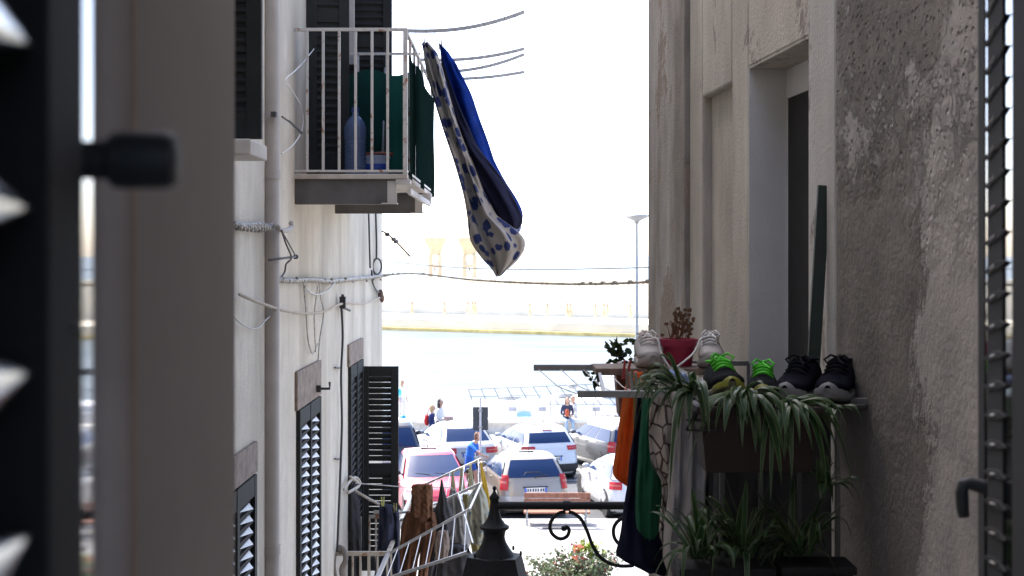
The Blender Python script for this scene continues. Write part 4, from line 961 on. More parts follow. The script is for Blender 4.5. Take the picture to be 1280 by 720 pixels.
cloth('hanging_skirt','pale grey floral skirt hanging between the black jumper and floral shirt','skirt',[(612,562,570),(630,560,580),(655,558,584),(680,558,588),(694,562,584)],13.8,patterned('grey_floral_cotton',(.30,.29,.27),(.14,.13,.13),12,.36),.2,3,.025,49)
for i,(px,py) in enumerate(((566,590),(577,585),(588,581))):
    cloth('hanging_sock',('first','middle','last')[i]+' of three thin olive socks pegged along the upper drying arm','sock',[(py,px-1.5,px+1.5),(py+14,px-2.5,px+3),(py+30,px-4,px+5)],14.9,M('olive_sock',(.33,.31,.2),.9),.05,2,.008,60+i,'socks on the drying arm')

# ------------------------------------------------------------------ cars
m_tyre=M('tyre_rubber',(.018,.018,.019),.85); m_rim=M('alloy_rim',(.42,.42,.43),.35,metal=.7); m_cglass=M('car_window_glass',(.012,.030,.085),.15,spec=.28,var=0)
m_red=M('red_lamp_lens',(.40,.006,.008),.35); m_clear=M('clear_lamp_lens',(.55,.52,.50),.15,coat=1); m_plate=M('number_plate_white',(.72,.72,.70),.4); m_pblue=M('number_plate_blue',(.03,.12,.50),.4); m_pdark=M('number_plate_ink',(.05,.05,.06),.6); m_trim=M('dark_bumper_plastic',(.022,.022,.024),.7); m_chr=M('chrome_trim',(.55,.55,.55),.2,metal=1)
m_lens=M('amber_white_lens',(.45,.12,.09),.35)
def carpaint(n,c,metal=.0): return M(n,c,.32,metal=metal,var=.03,coat=.8)
def make_car(label,loc,rz,paint,lv,rear_glass,front_glass,side_glass,tail,plate_z,wheels=(-1.15,1.25),head=None,bumper=None,wiper=True,extra=None,rear_plate=True,roofbars=False,name='parked_car',gr=.22,third=None):
    t=thing(name,label,'car',(loc[0],loc[1],loc[2] if len(loc)>2 else 0),rz,'cars parked by the quay')
    def L(z):
        for i in range(len(lv)-1):
            if z<=lv[i+1][0]:
                f=(z-lv[i][0])/(lv[i+1][0]-lv[i][0]); return [lerp(lv[i][k],lv[i+1][k],f) for k in (1,2,3)]
        return lv[-1][1:4]
    def rad(z): return .26 if z<.95 else .16
    def cor(x,w,r): q=max(0,abs(x)-(w-r)); return r-math.sqrt(max(0,r*r-q*q))
    def sr(x,z): w,yr,yf=L(z); return yr+.07*(x/w)**2+cor(x,w,min(rad(z),w*.8))
    def sf(x,z): w,yr,yf=L(z); return yf-.12*(x/w)**2-cor(x,w,min(rad(z)*1.3,w*.8))
    def sx(y,z): w,yr,yf=L(z); c=(yr+yf)/2; return w*(1-.05*abs((y-c)/((yf-yr)/2))**3)
    zs=[]
    for i in range(len(lv)-1):
        for k in range(4): zs.append(lerp(lv[i][0],lv[i+1][0],k/4))
    zs.append(lv[-1][0])
    fr=[-1,-.985,-.95,-.9,-.8,-.6,-.3,0,.3,.6,.8,.9,.95,.985,1]; rings=[]
    for z in zs:
        w,yr,yf=L(z); ring=[]
        for f in fr: x=f*w; ring.append((sx(sr(x,z),z)*f if abs(f)>.98 else x*(sx(sr(0,z),z)/w),sr(x,z),z))
        y0,y1=sr(w,z),sf(w,z)
        for k in range(1,8): y=lerp(y0,y1,k/8); ring.append((sx(y,z),y,z))
        for f in fr[::-1]: x=f*w; ring.append((x*(sx(sf(0,z),z)/w),sf(x,z),z))
        for k in range(1,8): y=lerp(y1,y0,k/8); ring.append((-sx(y,z),y,z))
        rings.append(ring)
    b=MB(); b.loft(rings); obj('body',b,paint,t,smooth=True,local=True,auto=60)
    O=.007
    def patch(kind,x0,x1,z0,z1,tw0=1,tw1=1,nx=10,nz=6,off=O):
        g=[]
        for i in range(nz+1):
            z=lerp(z0,z1,i/nz); tw=lerp(tw0,tw1,i/nz); row=[]
            for j in range(nx+1):
                x=lerp(x0,x1,j/nx)
                if kind=='r': row.append((x*tw,sr(x*tw,z)-off,z))
                elif kind=='f': row.append((x*tw,sf(x*tw,z)+off,z))
                elif kind=='R': row.append((sx(x,z)+off,x,z))
                else: row.append((-sx(x,z)-off,x,z))
            g.append(row)
        m=MB(); m.grid(g); return m
    z0,z1,hw=rear_glass; w0=L(z0)[0]; w1=L(z1)[0]
    rw=obj('rear_window',patch('r',-w0*hw,w0*hw,z0,z1,1,w1/w0),m_cglass,t,smooth=True,local=True)
    z0,z1,hw=front_glass; w0=L(z0)[0]; w1=L(z1)[0]
    ws=obj('windscreen',patch('f',-w0*hw,w0*hw,z0,z1,1,w1/w0),m_cglass,t,smooth=True,local=True)
    z0,z1=side_glass
    for k in 'RL':
        for a0,a1 in ((.10,.36),(.385,.62),(.645,.90)):
            g=[]
            for i in range(6):
                z=lerp(z0,z1,i/5); w,yr,yf=L(z); y0=sr(w*.9,z)+.03; y1=sf(w*.9,z)-.03; row=[]
                for j in range(7):
                    y=lerp(lerp(y0,y1,a0 if a0>.2 else .02),lerp(y0,y1,a1 if a1<.8 else .97),j/6); row.append(((sx(y,z)+O)*(1 if k=='R' else -1),y,z))
                g.append(row)
            m=MB(); m.grid(g); obj('side_window',m,m_cglass,t,smooth=True,local=True)
    for s_ in(-1,1):
        x0,x1,a,c=tail; f=L((a+c)/2)[0]
        m=patch('r',s_*x0*f,s_*x1*f,a,c,1,L(c)[0]/L(a)[0],8,5,.012); o=obj('tail_light',m,m_red,t,smooth=True,local=True)
        m=patch('r',s_*lerp(x0,x1,.1)*f,s_*x1*.98*f,lerp(a,c,.45),lerp(a,c,.62),1,1,6,3,.016); obj('reversing_lamp',m,m_lens,o,local=True)
    if rear_plate:
        y=sr(0,plate_z)-.018; b=MB(); b.box((0,y-.0,plate_z),(.54,.016,.12)); pl_=obj('number_plate',b,m_plate,t,local=True)
        for s_ in(-.25,.25): b=MB(); b.box((s_,y-.010,plate_z),(.045,.006,.112)); obj('blue_band',b,m_pblue,pl_,local=True)
        b=MB()
        for k in range(7): b.box((-.18+k*.06+(.012 if k>1 else 0)+(.012 if k>4 else 0)-.012,y-.010,plate_z),(.034,.006,.07))
        obj('characters',b,m_pdark,pl_,local=True)
        b=MB(); b.box((0,y+.004,plate_z+.075),(.62,.03,.025)); obj('plate_trim',b,m_trim,t,local=True)
    if bumper: m=patch('r',-L(bumper[0])[0],L(bumper[0])[0],bumper[0],bumper[1],1,1,16,4,.02); obj('rear_bumper',m,bumper[2],t,smooth=True,local=True)
    if wiper:
        z=rear_glass[0]; b=MB(); b.tube([(.0,sr(0,z)-.02,z-.02),(.02,sr(0,z)-.03,z+.02),(.34,sr(.34,z+.06)-.025,z+.05)],.010,6); obj('wiper',b,m_trim,t,local=True)
        b=MB(); b.tube([(-.28,sr(-.28,z+.05)-.009,z+.02),(-.2,sr(-.2,z+.12)-.009,z+.11),(.15,sr(.15,z+.12)-.009,z+.11),(.26,sr(.26,z+.05)-.009,z+.02)],.016,6); obj('rear_shelf',b,m_trim,rw,local=True)
    if third: z=third; b=MB(); b.box((0,sr(0,z)-.02,z),(.28,.03,.03)); obj('brake_light',b,m_red,t,local=True)
    if head:
        for s_ in(-1,1):
            x0,x1,a,c=head; f=L((a+c)/2)[0]; obj('headlight',patch('f',s_*x0*f,s_*x1*f,a,c,1,1,8,4,.012),m_clear,t,smooth=True,local=True)
        obj('grille',patch('f',-.42,.42,.36,.52,1,1,8,3,.012),m_trim,t,local=True)
        z=front_glass[0]
        for xx in(-.42,.05):
            b=MB(); b.tube([(xx,sf(xx,z)+.02,z-.02),(xx+.12,sf(xx+.12,z+.05)+.02,z+.05),(xx+.42,sf(xx+.42,z+.08)+.02,z+.07)],.011,6); obj('wiper',b,m_trim,t,local=True)
        y=sf(0,.5)+.02; b=MB(); b.box((0,y,.55),(.5,.016,.11)); obj('number_plate',b,m_plate,t,local=True)
    for s_ in(-1,1):
        z=side_glass[0]; w,yr,yf=L(z+.04); y=yf-.42
        b=MB(); b.ball((s_*(w+.12),y,z+.05),(.10,.06,.07),10); b.bar((s_*(w-.02),y,z),(s_*(w+.06),y,z+.03),.03,.03); obj('wing_mirror',b,paint if not head else m_trim,t,smooth=True,local=True)
        for y in wheels:
            x=s_*(sx(y,.4)-.10); b=MB(); b.lathe([(.19,-.10),(.30,-.105),(.315,-.08),(.315,.08),(.30,.105),(.19,.10)],(x,y,.315),'X',n=28); wh=obj('wheel',b,m_tyre,t,smooth=True,local=True,auto=40)
            b=MB(); b.lathe([(.0,s_*.085),(.05,s_*.10),(.10,s_*.085),(.20,s_*.098),(.205,s_*.05),(0,s_*.04)],(x,y,.315),'X',n=24); obj('rim',b,m_rim,wh,smooth=True,local=True,auto=40)
            b=MB(); g=[]
            for i in range(17):
                a=math.pi*i/16*1.08-.12; g.append([(s_*(sx(y,.4)+.006),y+.375*math.cos(a),.315+.375*math.sin(a)),(s_*(sx(y,.4)+.006),y+.315*math.cos(a),.315+.315*math.sin(a))])
            b.grid(g); obj('wheel_arch',b,m_trim,t,local=True)
        for q in (.15,.62): b=MB(); y=lerp(-.7,.9,q); b.bar((s_*(sx(y,.86)+.012),y,.86),(s_*(sx(y,.86)+.012),y+.16,.86),.02,.025); obj('door_handle',b,paint,t,local=True)
    b=MB(); w,yr,yf=L(lv[-1][0]-.03); b.tube([(0,yr+.25,lv[-1][0]-.01),(0,yr+.12,lv[-1][0]+.16)],.008,5); obj('aerial',b,m_trim,t,local=True)
    if roofbars:
        for s_ in(-1,1): b=MB(); w,yr,yf=L(lv[-1][0]-.06); b.bar((s_*(w-.05),yr+.2,lv[-1][0]+.0),(s_*(w-.05),yf-.3,lv[-1][0]+.0),.03,.04); obj('roof_rail',b,m_trim,t,local=True)
    b=MB(); w,yr,yf=L(.22); b.span((-w+.1,yr+.15,.14),(w-.1,yf-.15,.23)); obj('underbody',b,m_trim,t,local=True)
    return t
hatch=[(.20,.80,-1.72,1.78),(.34,.86,-1.83,1.86),(.55,.87,-1.84,1.86),(.72,.87,-1.80,1.83),(.88,.86,-1.76,1.62),(1.0,.845,-1.72,1.10),(1.10,.81,-1.66,.86),(1.30,.735,-1.52,.46),(1.48,.655,-1.36,.06),(1.555,.60,-1.20,-.12),(1.585,.46,-.95,-.32),(1.592,.2,-.75,-.50)]
def sc_levels(lv,kz=1,kx=1,kr=1,kf=1): return [(z*kz,w*kx,yr*kr,yf*kf) for z,w,yr,yf in lv]
saloon=[(.20,.80,-2.02,2.05),(.34,.85,-2.14,2.16),(.52,.865,-2.16,2.16),(.70,.865,-2.14,2.12),(.86,.85,-2.08,1.75),(.94,.83,-1.98,1.15),(1.0,.80,-1.72,.98),(1.18,.72,-1.48,.60),(1.34,.64,-1.24,.22),(1.41,.58,-1.05,.02),(1.435,.42,-.85,-.18),(1.44,.2,-.65,-.35)]
estate=[(.20,.80,-2.0,1.98),(.34,.85,-2.12,2.08),(.55,.865,-2.13,2.08),(.74,.865,-2.11,2.03),(.90,.85,-2.09,1.65),(1.0,.83,-2.06,1.10),(1.2,.755,-1.98,.70),(1.40,.68,-1.88,.30),(1.49,.62,-1.74,.10),(1.52,.44,-1.45,-.10),(1.526,.2,-1.1,-.4)]
suv=sc_levels(hatch,1.12,1.03,1.1,1.1)
p_silver=carpaint('beige_silver_paint',(.27,.235,.195),.2); p_white=carpaint('white_paint',(.55,.56,.58)); p_pink=carpaint('coral_pink_paint',(.46,.028,.06)); p_lsil=carpaint('pale_silver_paint',(.33,.335,.34),.2); p_grey=carpaint('graphite_paint',(.13,.13,.13),.3); p_dark=carpaint('dark_blue_paint',(.015,.018,.028)); 
Yc=lambda Drear,lv,rz: Drear+max(-l[2] for l in lv)*math.cos(rz)
def car_at(px,Drear,rz,lv):
    "centre of a car whose tail centre is seen at pixel px at distance Drear"
    ln=max(-l[2] for l in lv); x=(px-640)*Drear/F; return (x-math.sin(rz)*ln,Drear+math.cos(rz)*ln)
acl=sc_levels(hatch,.93,1,1,1); a=R(11); make_car('beige silver hatchback parked tail on behind the wooden bench',car_at(670,34.6,a,acl),a,p_silver,acl,(.99,1.38,.83),(.98,1.36,.84),(1.0,1.34),(.80,1.0,.70,1.05),.70,wheels=(-1.2,1.3),bumper=(.36,.56,p_lsil),third=None)
meg=sc_levels(hatch,.93,1.0,1.08,1.1); a=R(17); make_car('white hatchback in the second row with a wide dark rear window',car_at(691,40.4,a,meg),a,p_white,meg,(1.06,1.33,.80),(1.02,1.36,.84),(1.02,1.32),(.58,1.0,.86,.98),.63,wheels=(-1.3,1.4),bumper=(.24,.48,m_trim),third=1.39,wiper=False)
a=R(16); make_car('pale silver saloon in the second row behind the road sign',car_at(590,41.0,a,saloon),a,p_lsil,saloon,(1.0,1.36,.82),(.98,1.34,.84),(.98,1.32),(.52,.99,.70,.86),.66,wheels=(-1.3,1.35),bumper=(.24,.42,m_trim),wiper=False)
est2=sc_levels(estate,.94,.98,1,1); a=R(20); make_car('graphite estate car in the second row partly behind the orange shirt',car_at(796,41.4,a,est2),a,p_grey,est2,(.97,1.33,.84),(.97,1.33,.84),(.97,1.31),(.80,1.0,.70,1.0),.62,wheels=(-1.3,1.3),bumper=(.3,.5,m_trim))
wc=sc_levels(hatch,.90,.97,1.02,1.05); a=R(11); make_car('white hatchback with round red tail lamps at the right edge behind the laundry',car_at(806,34.4,a,wc),a,p_white,wc,(1.0,1.31,.78),(.97,1.32,.84),(.98,1.28),(.66,.99,.74,.92),.62,wheels=(-1.2,1.3))
pk=sc_levels(hatch,.97,.97,.95,.95); a=R(180+10); make_car('coral pink small car facing the alley behind the brown trousers',(-2.0,35.3),a,p_pink,pk,(1.06,1.42,.8),(1.05,1.46,.88),(1.05,1.40),(.80,1.0,.72,1.0),.7,wheels=(-1.15,1.2),head=(.50,.98,.62,.78),rear_plate=False,wiper=False)
a=R(8); make_car('dark blue tall car at the far left half hidden by the open shutter',car_at(488,39.0,a,suv),a,p_dark,suv,(1.16,1.62,.84),(1.18,1.62,.84),(1.18,1.6),(.80,1.0,.86,1.06),.80,wheels=(-1.2,1.35),bumper=(.3,.6,m_trim))

# ------------------------------------------------------------------ people
m_skin=M('skin',(.50,.30,.21),.6,var=.06); m_hairb=M('dark_hair',(.022,.014,.010),.6); m_hairy=M('fair_hair',(.42,.29,.14),.6); m_eye=M('eye_dark',(.02,.02,.02),.4)
BONES=[('pelvis','spine'),('spine','chest'),('chest','neck'),('neck','head'),('chest','shl'),('shl','ell'),('ell','wrl'),('wrl','hal'),('chest','shr'),('shr','elr'),('elr','wrr'),('wrr','har'),('pelvis','hil'),('hil','knl'),('knl','anl'),('anl','tol'),('pelvis','hir'),('hir','knr'),('knr','anr'),('anr','tor')]
RADS=dict(pelvis=.135,spine=.115,chest=.135,neck=.055,head=.06,shl=.062,shr=.062,ell=.042,elr=.042,wrl=.030,wrr=.030,hal=.034,har=.034,hil=.095,hir=.095,knl=.058,knr=.058,anl=.042,anr=.042,tol=.035,tor=.035)
STAND=dict(pelvis=(0,0,.93),spine=(0,0,1.10),chest=(0,.0,1.30),neck=(0,.0,1.46),head=(0,-.015,1.54),shl=(.165,0,1.39),ell=(.21,.02,1.12),wrl=(.20,-.08,.90),hal=(.20,-.11,.82),shr=(-.165,0,1.39),elr=(-.21,.02,1.12),wrr=(-.20,-.08,.90),har=(-.20,-.11,.82),hil=(.09,0,.88),knl=(.10,-.02,.49),anl=(.10,.02,.08),tol=(.11,-.14,.04),hir=(-.09,0,.88),knr=(-.10,-.02,.49),anr=(-.10,.02,.08),tor=(-.11,-.14,.04))
def person(label,loc,rz,pose,top,legs,shoes,hair,hair_len=.10,scale=1,lean=0,bare_leg=False,name='person',group=None,sleeve=True,clothing=None):
    J={k:Vector(v) for k,v in STAND.items()}
    for k,v in pose.items(): J[k]=Vector(v)
    t=thing(name,label,'person',loc,rz,group); t.scale=(scale,)*3
    keys=list(J); me=bpy.data.meshes.new('body'); me.from_pydata([tuple(J[k]) for k in keys],[(keys.index(a),keys.index(b)) for a,b in BONES],[]); o=bpy.data.objects.new('body',me); COL.objects.link(o)
    sm=o.modifiers.new('skin','SKIN'); sm.use_smooth_shade=True
    for i,k in enumerate(keys): r=RADS[k]; me.skin_vertices[0].data[i].radius=(r,r*.8 if k in('pelvis','spine','chest') else r)
    me.skin_vertices[0].data[keys.index('pelvis')].use_root=True
    ss=o.modifiers.new('sub','SUBSURF'); ss.levels=ss.render_levels=1
    dg=bpy.context.evaluated_depsgraph_get(); dg.update(); nm=bpy.data.meshes.new_from_object(o.evaluated_get(dg)); bpy.data.objects.remove(o)
    b=MB(); b.v=[v.co.copy() for v in nm.vertices]; b.f=[list(p.vertices) for p in nm.polygons]
    mats=[top,legs,m_skin,shoes,m_eye]
    for p in nm.polygons:
        c=p.center; best=None
        for a,q in BONES:
            A,Bq=J[a],J[q]; d=Bq-A; tt=max(0,min(1,(c-A).dot(d)/max(1e-9,d.length_squared))); k=(A+d*tt-c).length/(.5*(RADS[a]+RADS[q]))
            if best is None or k<best[0]: best=(k,a,q,tt)
        _,a,q,tt=best
        mi=0
        if (a,q)==('neck','head') or a.startswith('wr') or (a,q)==('chest','neck') and tt>.7: mi=2
        elif a.startswith('el') and (not sleeve or tt>.8): mi=2
        elif a.startswith('hi') or (a=='pelvis' and q!='spine'): mi=1
        elif a.startswith('kn'): mi=2 if bare_leg else 1
        elif a.startswith('an'): mi=3
        if a.startswith('hi') and bare_leg and tt>.7: mi=2
        b.m.append(mi)
    H=J['head']+Vector((0,-.012,.075)); b.ball(H,(.072,.092,.112),14,2); b.ball(H+Vector((0,-.094,-.012)),(.013,.020,.022),8,2); b.ball(H+Vector((0,-.086,-.052)),(.024,.008,.008),8,2)
    for s_ in(-1,1): b.ball(H+Vector((s_*.03,-.083,.012)),(.011,.008,.008),8,4); b.ball(H+Vector((s_*.073,.005,0)),(.010,.018,.028),8,2)
    for h,w in(('hal','wrl'),('har','wrr')):
        d=(J[h]-J[w]).normalized(); u=d.cross(Vector((0,1,0)));
        if u.length<.1: u=d.cross(Vector((1,0,0)))
        u.normalize(); n_=d.cross(u)
        for k,Lf in enumerate((.062,.072,.068,.052)):
            p=J[h]+d*.018+n_*(-.024+.016*k); b.tube([p,p+d*Lf*.55+u*.006,p+d*Lf+u*.02],[.0088,.0085,.006],6,2)
        p=J[h]-d*.02-n_*.03; b.tube([p,p-n_*.025+d*.02,p-n_*.03+d*.05],[.010,.0095,.007],6,2)
    obj('body',b,mats,t,smooth=True,local=True)
    b=MB(); g=[]
    for i in range(9):
        th_=math.pi*.62*i/8; row=[]
        for j in range(17):
            ph=math.pi*(j/16)*1.25-math.pi*.125
            row.append(H+Vector((.082*math.sin(th_)*math.cos(ph),.012+.098*math.sin(th_)*math.sin(ph),.006+.122*math.cos(th_)-(hair_len*(max(0,i-5)/3)*(.4+.6*max(0,math.sin(ph)))))))
        g.append(row)
    b.grid(g); b.grid([[p+(H-p)*.10 for p in r] for r in g]); obj('hair',b,hair,t,smooth=True,local=True)
    return t
def prop(name,label,cat,b,m,group=None): return tag(obj(name,b,m,None,smooth=True),label,cat,group)
mw=lambda n,c: M(n,c,.85)
walkL=dict(knl=(.10,-.14,.50),anl=(.10,-.18,.09),tol=(.10,-.33,.06),knr=(-.10,.05,.48),anr=(-.10,.24,.14),tor=(-.11,.12,.05))
carry=dict(elr=(-.22,-.02,1.12),wrr=(-.12,-.24,1.08),har=(-.08,-.31,1.09),ell=(.22,-.02,1.12),wrl=(.12,-.24,1.08),hal=(.08,-.31,1.09))
person('woman with long dark hair in a white spotted top walking past the silver saloon',((549.5-640)*46.5/F,46.5,0),R(68),dict(walkL,**carry),patterned('white_spotted_top',(.74,.74,.73),(.03,.03,.04),11,.3),mw('dark_trousers',(.04,.045,.06)),m_trim,m_hairb,.34)
b=MB(); c=P(561,523,46.4); b.ball(c,(.16,.12,.10),10); prop('carried_bundle','pinkish beige bundle carried in front of the woman in white','bundle',b,mw('pinkish_cloth',(.42,.29,.26)))
person('fair haired woman in a navy dress walking beside the white spotted top',((540-640)*46.0/F,46.0,0),R(75),walkL,mw('navy_dress',(.012,.022,.10)),mw('navy_skirt',(.012,.022,.10)),m_trim,m_hairy,.10,scale=.92)
b=MB(); c=P(533.5,525,46.1); b.ball(c,(.09,.12,.20),10); b.tube([c+Vector((0,0,.15)),c+Vector((.1,-.02,.42))],.012,6); prop('shoulder_bag','red shoulder bag hanging behind the fair haired woman','bag',b,mw('red_leather',(.50,.02,.02)))
b=MB(); c=P(538,549,45.8); b.span(tuple(c-Vector((.12,.06,.14))),tuple(c+Vector((.12,.06,.14)))); b.tube([c+Vector((-.08,0,.14)),c+Vector((0,0,.26)),c+Vector((.08,0,.14))],.010,6); prop('shopping_bag','turquoise shopping bag held low by the fair haired woman','bag',b,mw('turquoise_bag',(.05,.35,.40)))
person('person in a bright blue top and dark vest leaning as they pass the pink car',((587-640)*38.4/F,38.4,0),R(60),dict(walkL,chest=(.0,-.12,1.27),neck=(.0,-.20,1.40),head=(.0,-.25,1.47),shl=(.165,-.13,1.34),shr=(-.165,-.13,1.34),elr=(-.24,-.34,1.20),wrr=(-.22,-.56,1.08),har=(-.22,-.64,1.06),ell=(.22,-.1,1.06),wrl=(.2,-.25,.92),hal=(.2,-.3,.86)),mw('bright_blue_top',(.02,.16,.62)),mw('blue_shorts',(.02,.10,.42)),m_trim,M('brown_cap_hair',(.13,.06,.035),.7),.06,bare_leg=True,sleeve=False)
person('child in white standing on the stone bench beside the open shutter',((502.5-640)*51.1/F,51.1,.56),R(40),{},mw('white_shirt',(.74,.74,.74)),mw('pale_lilac_trousers',(.5,.48,.54)),m_trim,m_hairy,.08,scale=.80)
def balloon(px,py,D,r,label,c):
    b=MB(); q=P(px,py,D); b.ball(q,(r,r,r*1.12),14); b.tube([q+Vector((0,0,-r)),q+Vector((.02,0,-r-.35))],.006,5); prop('balloon',label,'balloon',b,M('balloon_'+label.split()[0],c,.35))
balloon(504,522.5,50.4,.10,'bright blue balloon held low by the child on the bench',(.01,.30,.75)); balloon(497.5,490.5,50.6,.13,'cyan balloon beside the shoulder of the child on the bench',(.05,.50,.70))
sit=dict(pelvis=(0,0,.56),spine=(0,-.02,.74),chest=(0,-.03,.94),neck=(0,-.05,1.09),head=(0,-.07,1.17),shl=(.165,-.03,1.02),shr=(-.165,-.03,1.02),ell=(.22,-.05,.76),wrl=(.10,-.22,.68),hal=(.05,-.28,.68),elr=(-.22,-.05,.76),wrr=(-.10,-.22,.70),har=(-.05,-.28,.70),hil=(.09,-.02,.52),hir=(-.09,-.02,.52),knl=(.12,-.42,.52),knr=(-.12,-.42,.52),anl=(.13,-.44,.10),anr=(-.13,-.44,.10),tol=(.14,-.58,.05),tor=(-.14,-.58,.05))
person('woman with long dark hair in a dark jacket sitting on the stone bench',((708.5-640)*51.0/F,51.0,.0),R(12),sit,mw('dark_blue_jacket',(.025,.035,.075)),mw('pale_jeans',(.24,.33,.46)),m_stone,m_hairb,.30)
b=MB(); c=P(709,516,50.72); b.ball(c,(.08,.05,.15),10); prop('scarf','rust red scarf on the front of the seated dark haired woman','scarf',b,mw('rust_scarf',(.36,.07,.03)))
person('bald man in a pale grey jumper sitting turned beside the dark haired woman',((718.5-640)*51.3/F,51.3,.0),R(-62),sit,mw('pale_grey_jumper',(.56,.56,.58)),mw('pale_beige_trousers',(.55,.5,.45)),m_stone,m_skin,.0)
# people far across the water
proto=person('tiny figure strolling on the sunlit breakwater across the harbour',((555-640)*150/F,150.5,-1.6),R(80),walkL,mw('ochre_clothes',(.62,.50,.30)),mw('pale_ochre_clothes',(.60,.50,.33)),m_stone,m_hairy,.1,group='people strolling on the breakwater')
proto.location.z=-.2
for px,Dk,rz in ((515,150,80),(585,150,-80),(591,150.6,-70),(594,151,60),(662,146,80),(684,145,-60),(709,146,70),(713,146,70),(744,143,90),(755,143.5,-90),(759,143,-60),(788,142,60)):
    o=copy_tree(proto); o.location=((px-640)*(Dk+1)/F,Dk+1,-.2); o.rotation_euler=(0,0,R(rz))

# ------------------------------------------------------------------ boat at the quay
m_hull=M('white_gelcoat',(.76,.76,.75),.35,var=.03,coat=.4); m_bw2=M('grey_blue_window',(.30,.32,.38),.4); m_lb=M('light_blue_panel',(.20,.42,.56),.5)
bt=thing('moored_boat','long white boat moored along the quay with rails and small square windows','boat',(3,54.5,-1.4))
rings=[]
for x in (-1.95,-1.7,-1.2,-.4,1,4,8,10.5,11.5):
    t=max(0,min(1,(x+1.95)/1.6)); w=.25+1.25*(t**.6); yb=54.6
    rings.append([(x-.35*(1-t)*(-1),yb-w*.75,-1.7),(x,yb-w,-.5),(x,yb-w*1.02,.78),(x,yb+w*1.02,.78),(x,yb+w,-.5),(x,yb+w*.75,-1.7)])
b=MB(); b.loft(rings); obj('hull',b,m_hull,bt,bevel=.03)
b=MB(); b.span((1.2,53.5,.78),(9.5,55.6,1.0)); b.span((3.4,53.7,1.0),(9.0,55.4,1.75)); obj('cabin',b,m_hull,bt,bevel=.04)
for px in (640.5,678,745.5):
    x=(px-640)*53.0/F; z=ZC-(511.5-320)*53.0/F; b=MB(); b.box((x,53.045,z),(.27,.05,.15)); obj('window',b,m_bw2,bt)
b=MB(); x=(655-640)*52.6/F; pr=[]
for i in range(9): a=math.pi*i/8; pr.append((.20*math.cos(a)*1.28,.08*math.sin(a)))
z0=ZC-(537-320)*52.9/F; z1=ZC-(518-320)*52.9/F
ring0=[(x-.255,0,z0),(x+.255,0,z0)]+[(x+p,0,z1+q) for p,q in pr]
b.loft([[(p[0],52.93,p[2]) for p in ring0],[(p[0],53.03,p[2]) for p in ring0]]); hp=obj('hatch_panel',b,m_lb,bt)
b=MB(); b.tube([(x+.11*math.cos(a),52.925,(z0+z1)/2+.05+.11*math.sin(a)) for a in [2*math.pi*i/16 for i in range(16)]],.012,6,closed=True); obj('emblem_ring',b,m_hull,hp)
m_rl=M('thin_boat_rail',(.13,.13,.14),.4)
b=MB(); zt0,zb0=ZC-(485-320)*54/F,.80
tops=[]
for i in range(11):
    pxb=593+i*17.5; pxt=586+i*16.0; p=Vector(((pxb-640)*54/F,53.3,zb0)); q=Vector(((pxt-640)*54/F,53.4,zt0+i*.02)); b.tube([p,q],.017,5); tops.append((p,q))
b.tube([q for p,q in tops],.013,5); b.tube([p.lerp(q,.55) for p,q in tops],.010,5); obj('guard_rail',b,m_rl,bt)
m_cv=M('grey_canvas',(.30,.31,.31),.8)
for px_,z_,r_ in ((716,1.45,(.22,.2,.12)),(636,1.0,(.5,.2,.10)),(706,1.08,(.34,.2,.12))): b=MB(); b.ball(((px_-640)*54/F,54.1,z_),r_,8); obj('deck_gear',b,m_cv,bt,smooth=True)
def text(body,size,loc,rot,m,name,parent=None):
    c=bpy.data.curves.new(name,'FONT'); c.body=body; c.size=size; c.extrude=.004; c.align_x='CENTER'; c.align_y='CENTER'
    o=bpy.data.objects.new(name+'_tmp',c); COL.objects.link(o); dg=bpy.context.evaluated_depsgraph_get(); dg.update(); me=bpy.data.meshes.new_from_object(o.evaluated_get(dg)); bpy.data.objects.remove(o)
    b=MB(); Mx=Matrix.Translation(Vector(loc))@rot.to_4x4(); b.v=[Mx@v.co for v in me.vertices]; b.f=[list(p.vertices) for p in me.polygons]; b.m=[0]*len(b.f); return obj(name,b,m,parent)
RX=Matrix.Rotation(math.pi/2,3,'X')
text('I O A',.26,((762-640)*53/F,53.055,ZC-(522-320)*53/F),RX,M('grey_lettering',(.35,.35,.36),.6),'lettering',bt)
b=MB(); b.tube([(P(768,521,53).x,53.04,P(768,520.6,53).z),(P(790,521,53).x,53.04,P(790,520.6,53).z)],.02,6); obj('rub_strip',b,m_rl,bt)
b=MB()
for px0,py0,px1,py1 in ((688,490,689,535),(741,500,752,550)): b.tube([P(px0,py0,52.8),P((px0+px1)/2-.5,(py0+py1)/2,52.7),P(px1,py1,52.0)],.012,5)
tag(obj('mooring_line',b,m_rl),'thin mooring lines slanting from the white boat down to the quay','mooring line')

# ------------------------------------------------------------------ street furniture
m_post=M('grey_galvanised_post',(.30,.31,.31),.5,metal=.3)
t=thing('street_light','tall thin grey street light with a shallow dish head by the right wall edge','street light',((796-640)*49/F,49,0))
b=MB(); x=(796-640)*49/F; ztop=ZC-(276-320)*49/F; b.lathe([(.09,0),(.085,1.0),(.06,1.05),(.04,ztop)],(x,49,0.0),n=14); obj('pole',b,m_post,t,smooth=True,auto=40)
b=MB(); b.lathe([(.03,ztop-.15),(.10,ztop-.02),(.30,ztop+.08),(.43,ztop+.16),(.40,ztop+.20),(.0,ztop+.24)],(x,49,0),n=20); obj('lamp_head',b,m_post,t,smooth=True,auto=40)
t=thing('road_sign','dark back of a rectangular road sign on a pale pole in front of the saloon','road sign',((600.5-640)*38/F,38,0)); x=(600.5-640)*38/F
b=MB(); b.lathe([(.03,0),(.03,2.62)],(x,38,0),n=12); obj('pole',b,M('pale_sign_pole',(.50,.51,.52),.5),t,smooth=True,auto=40)
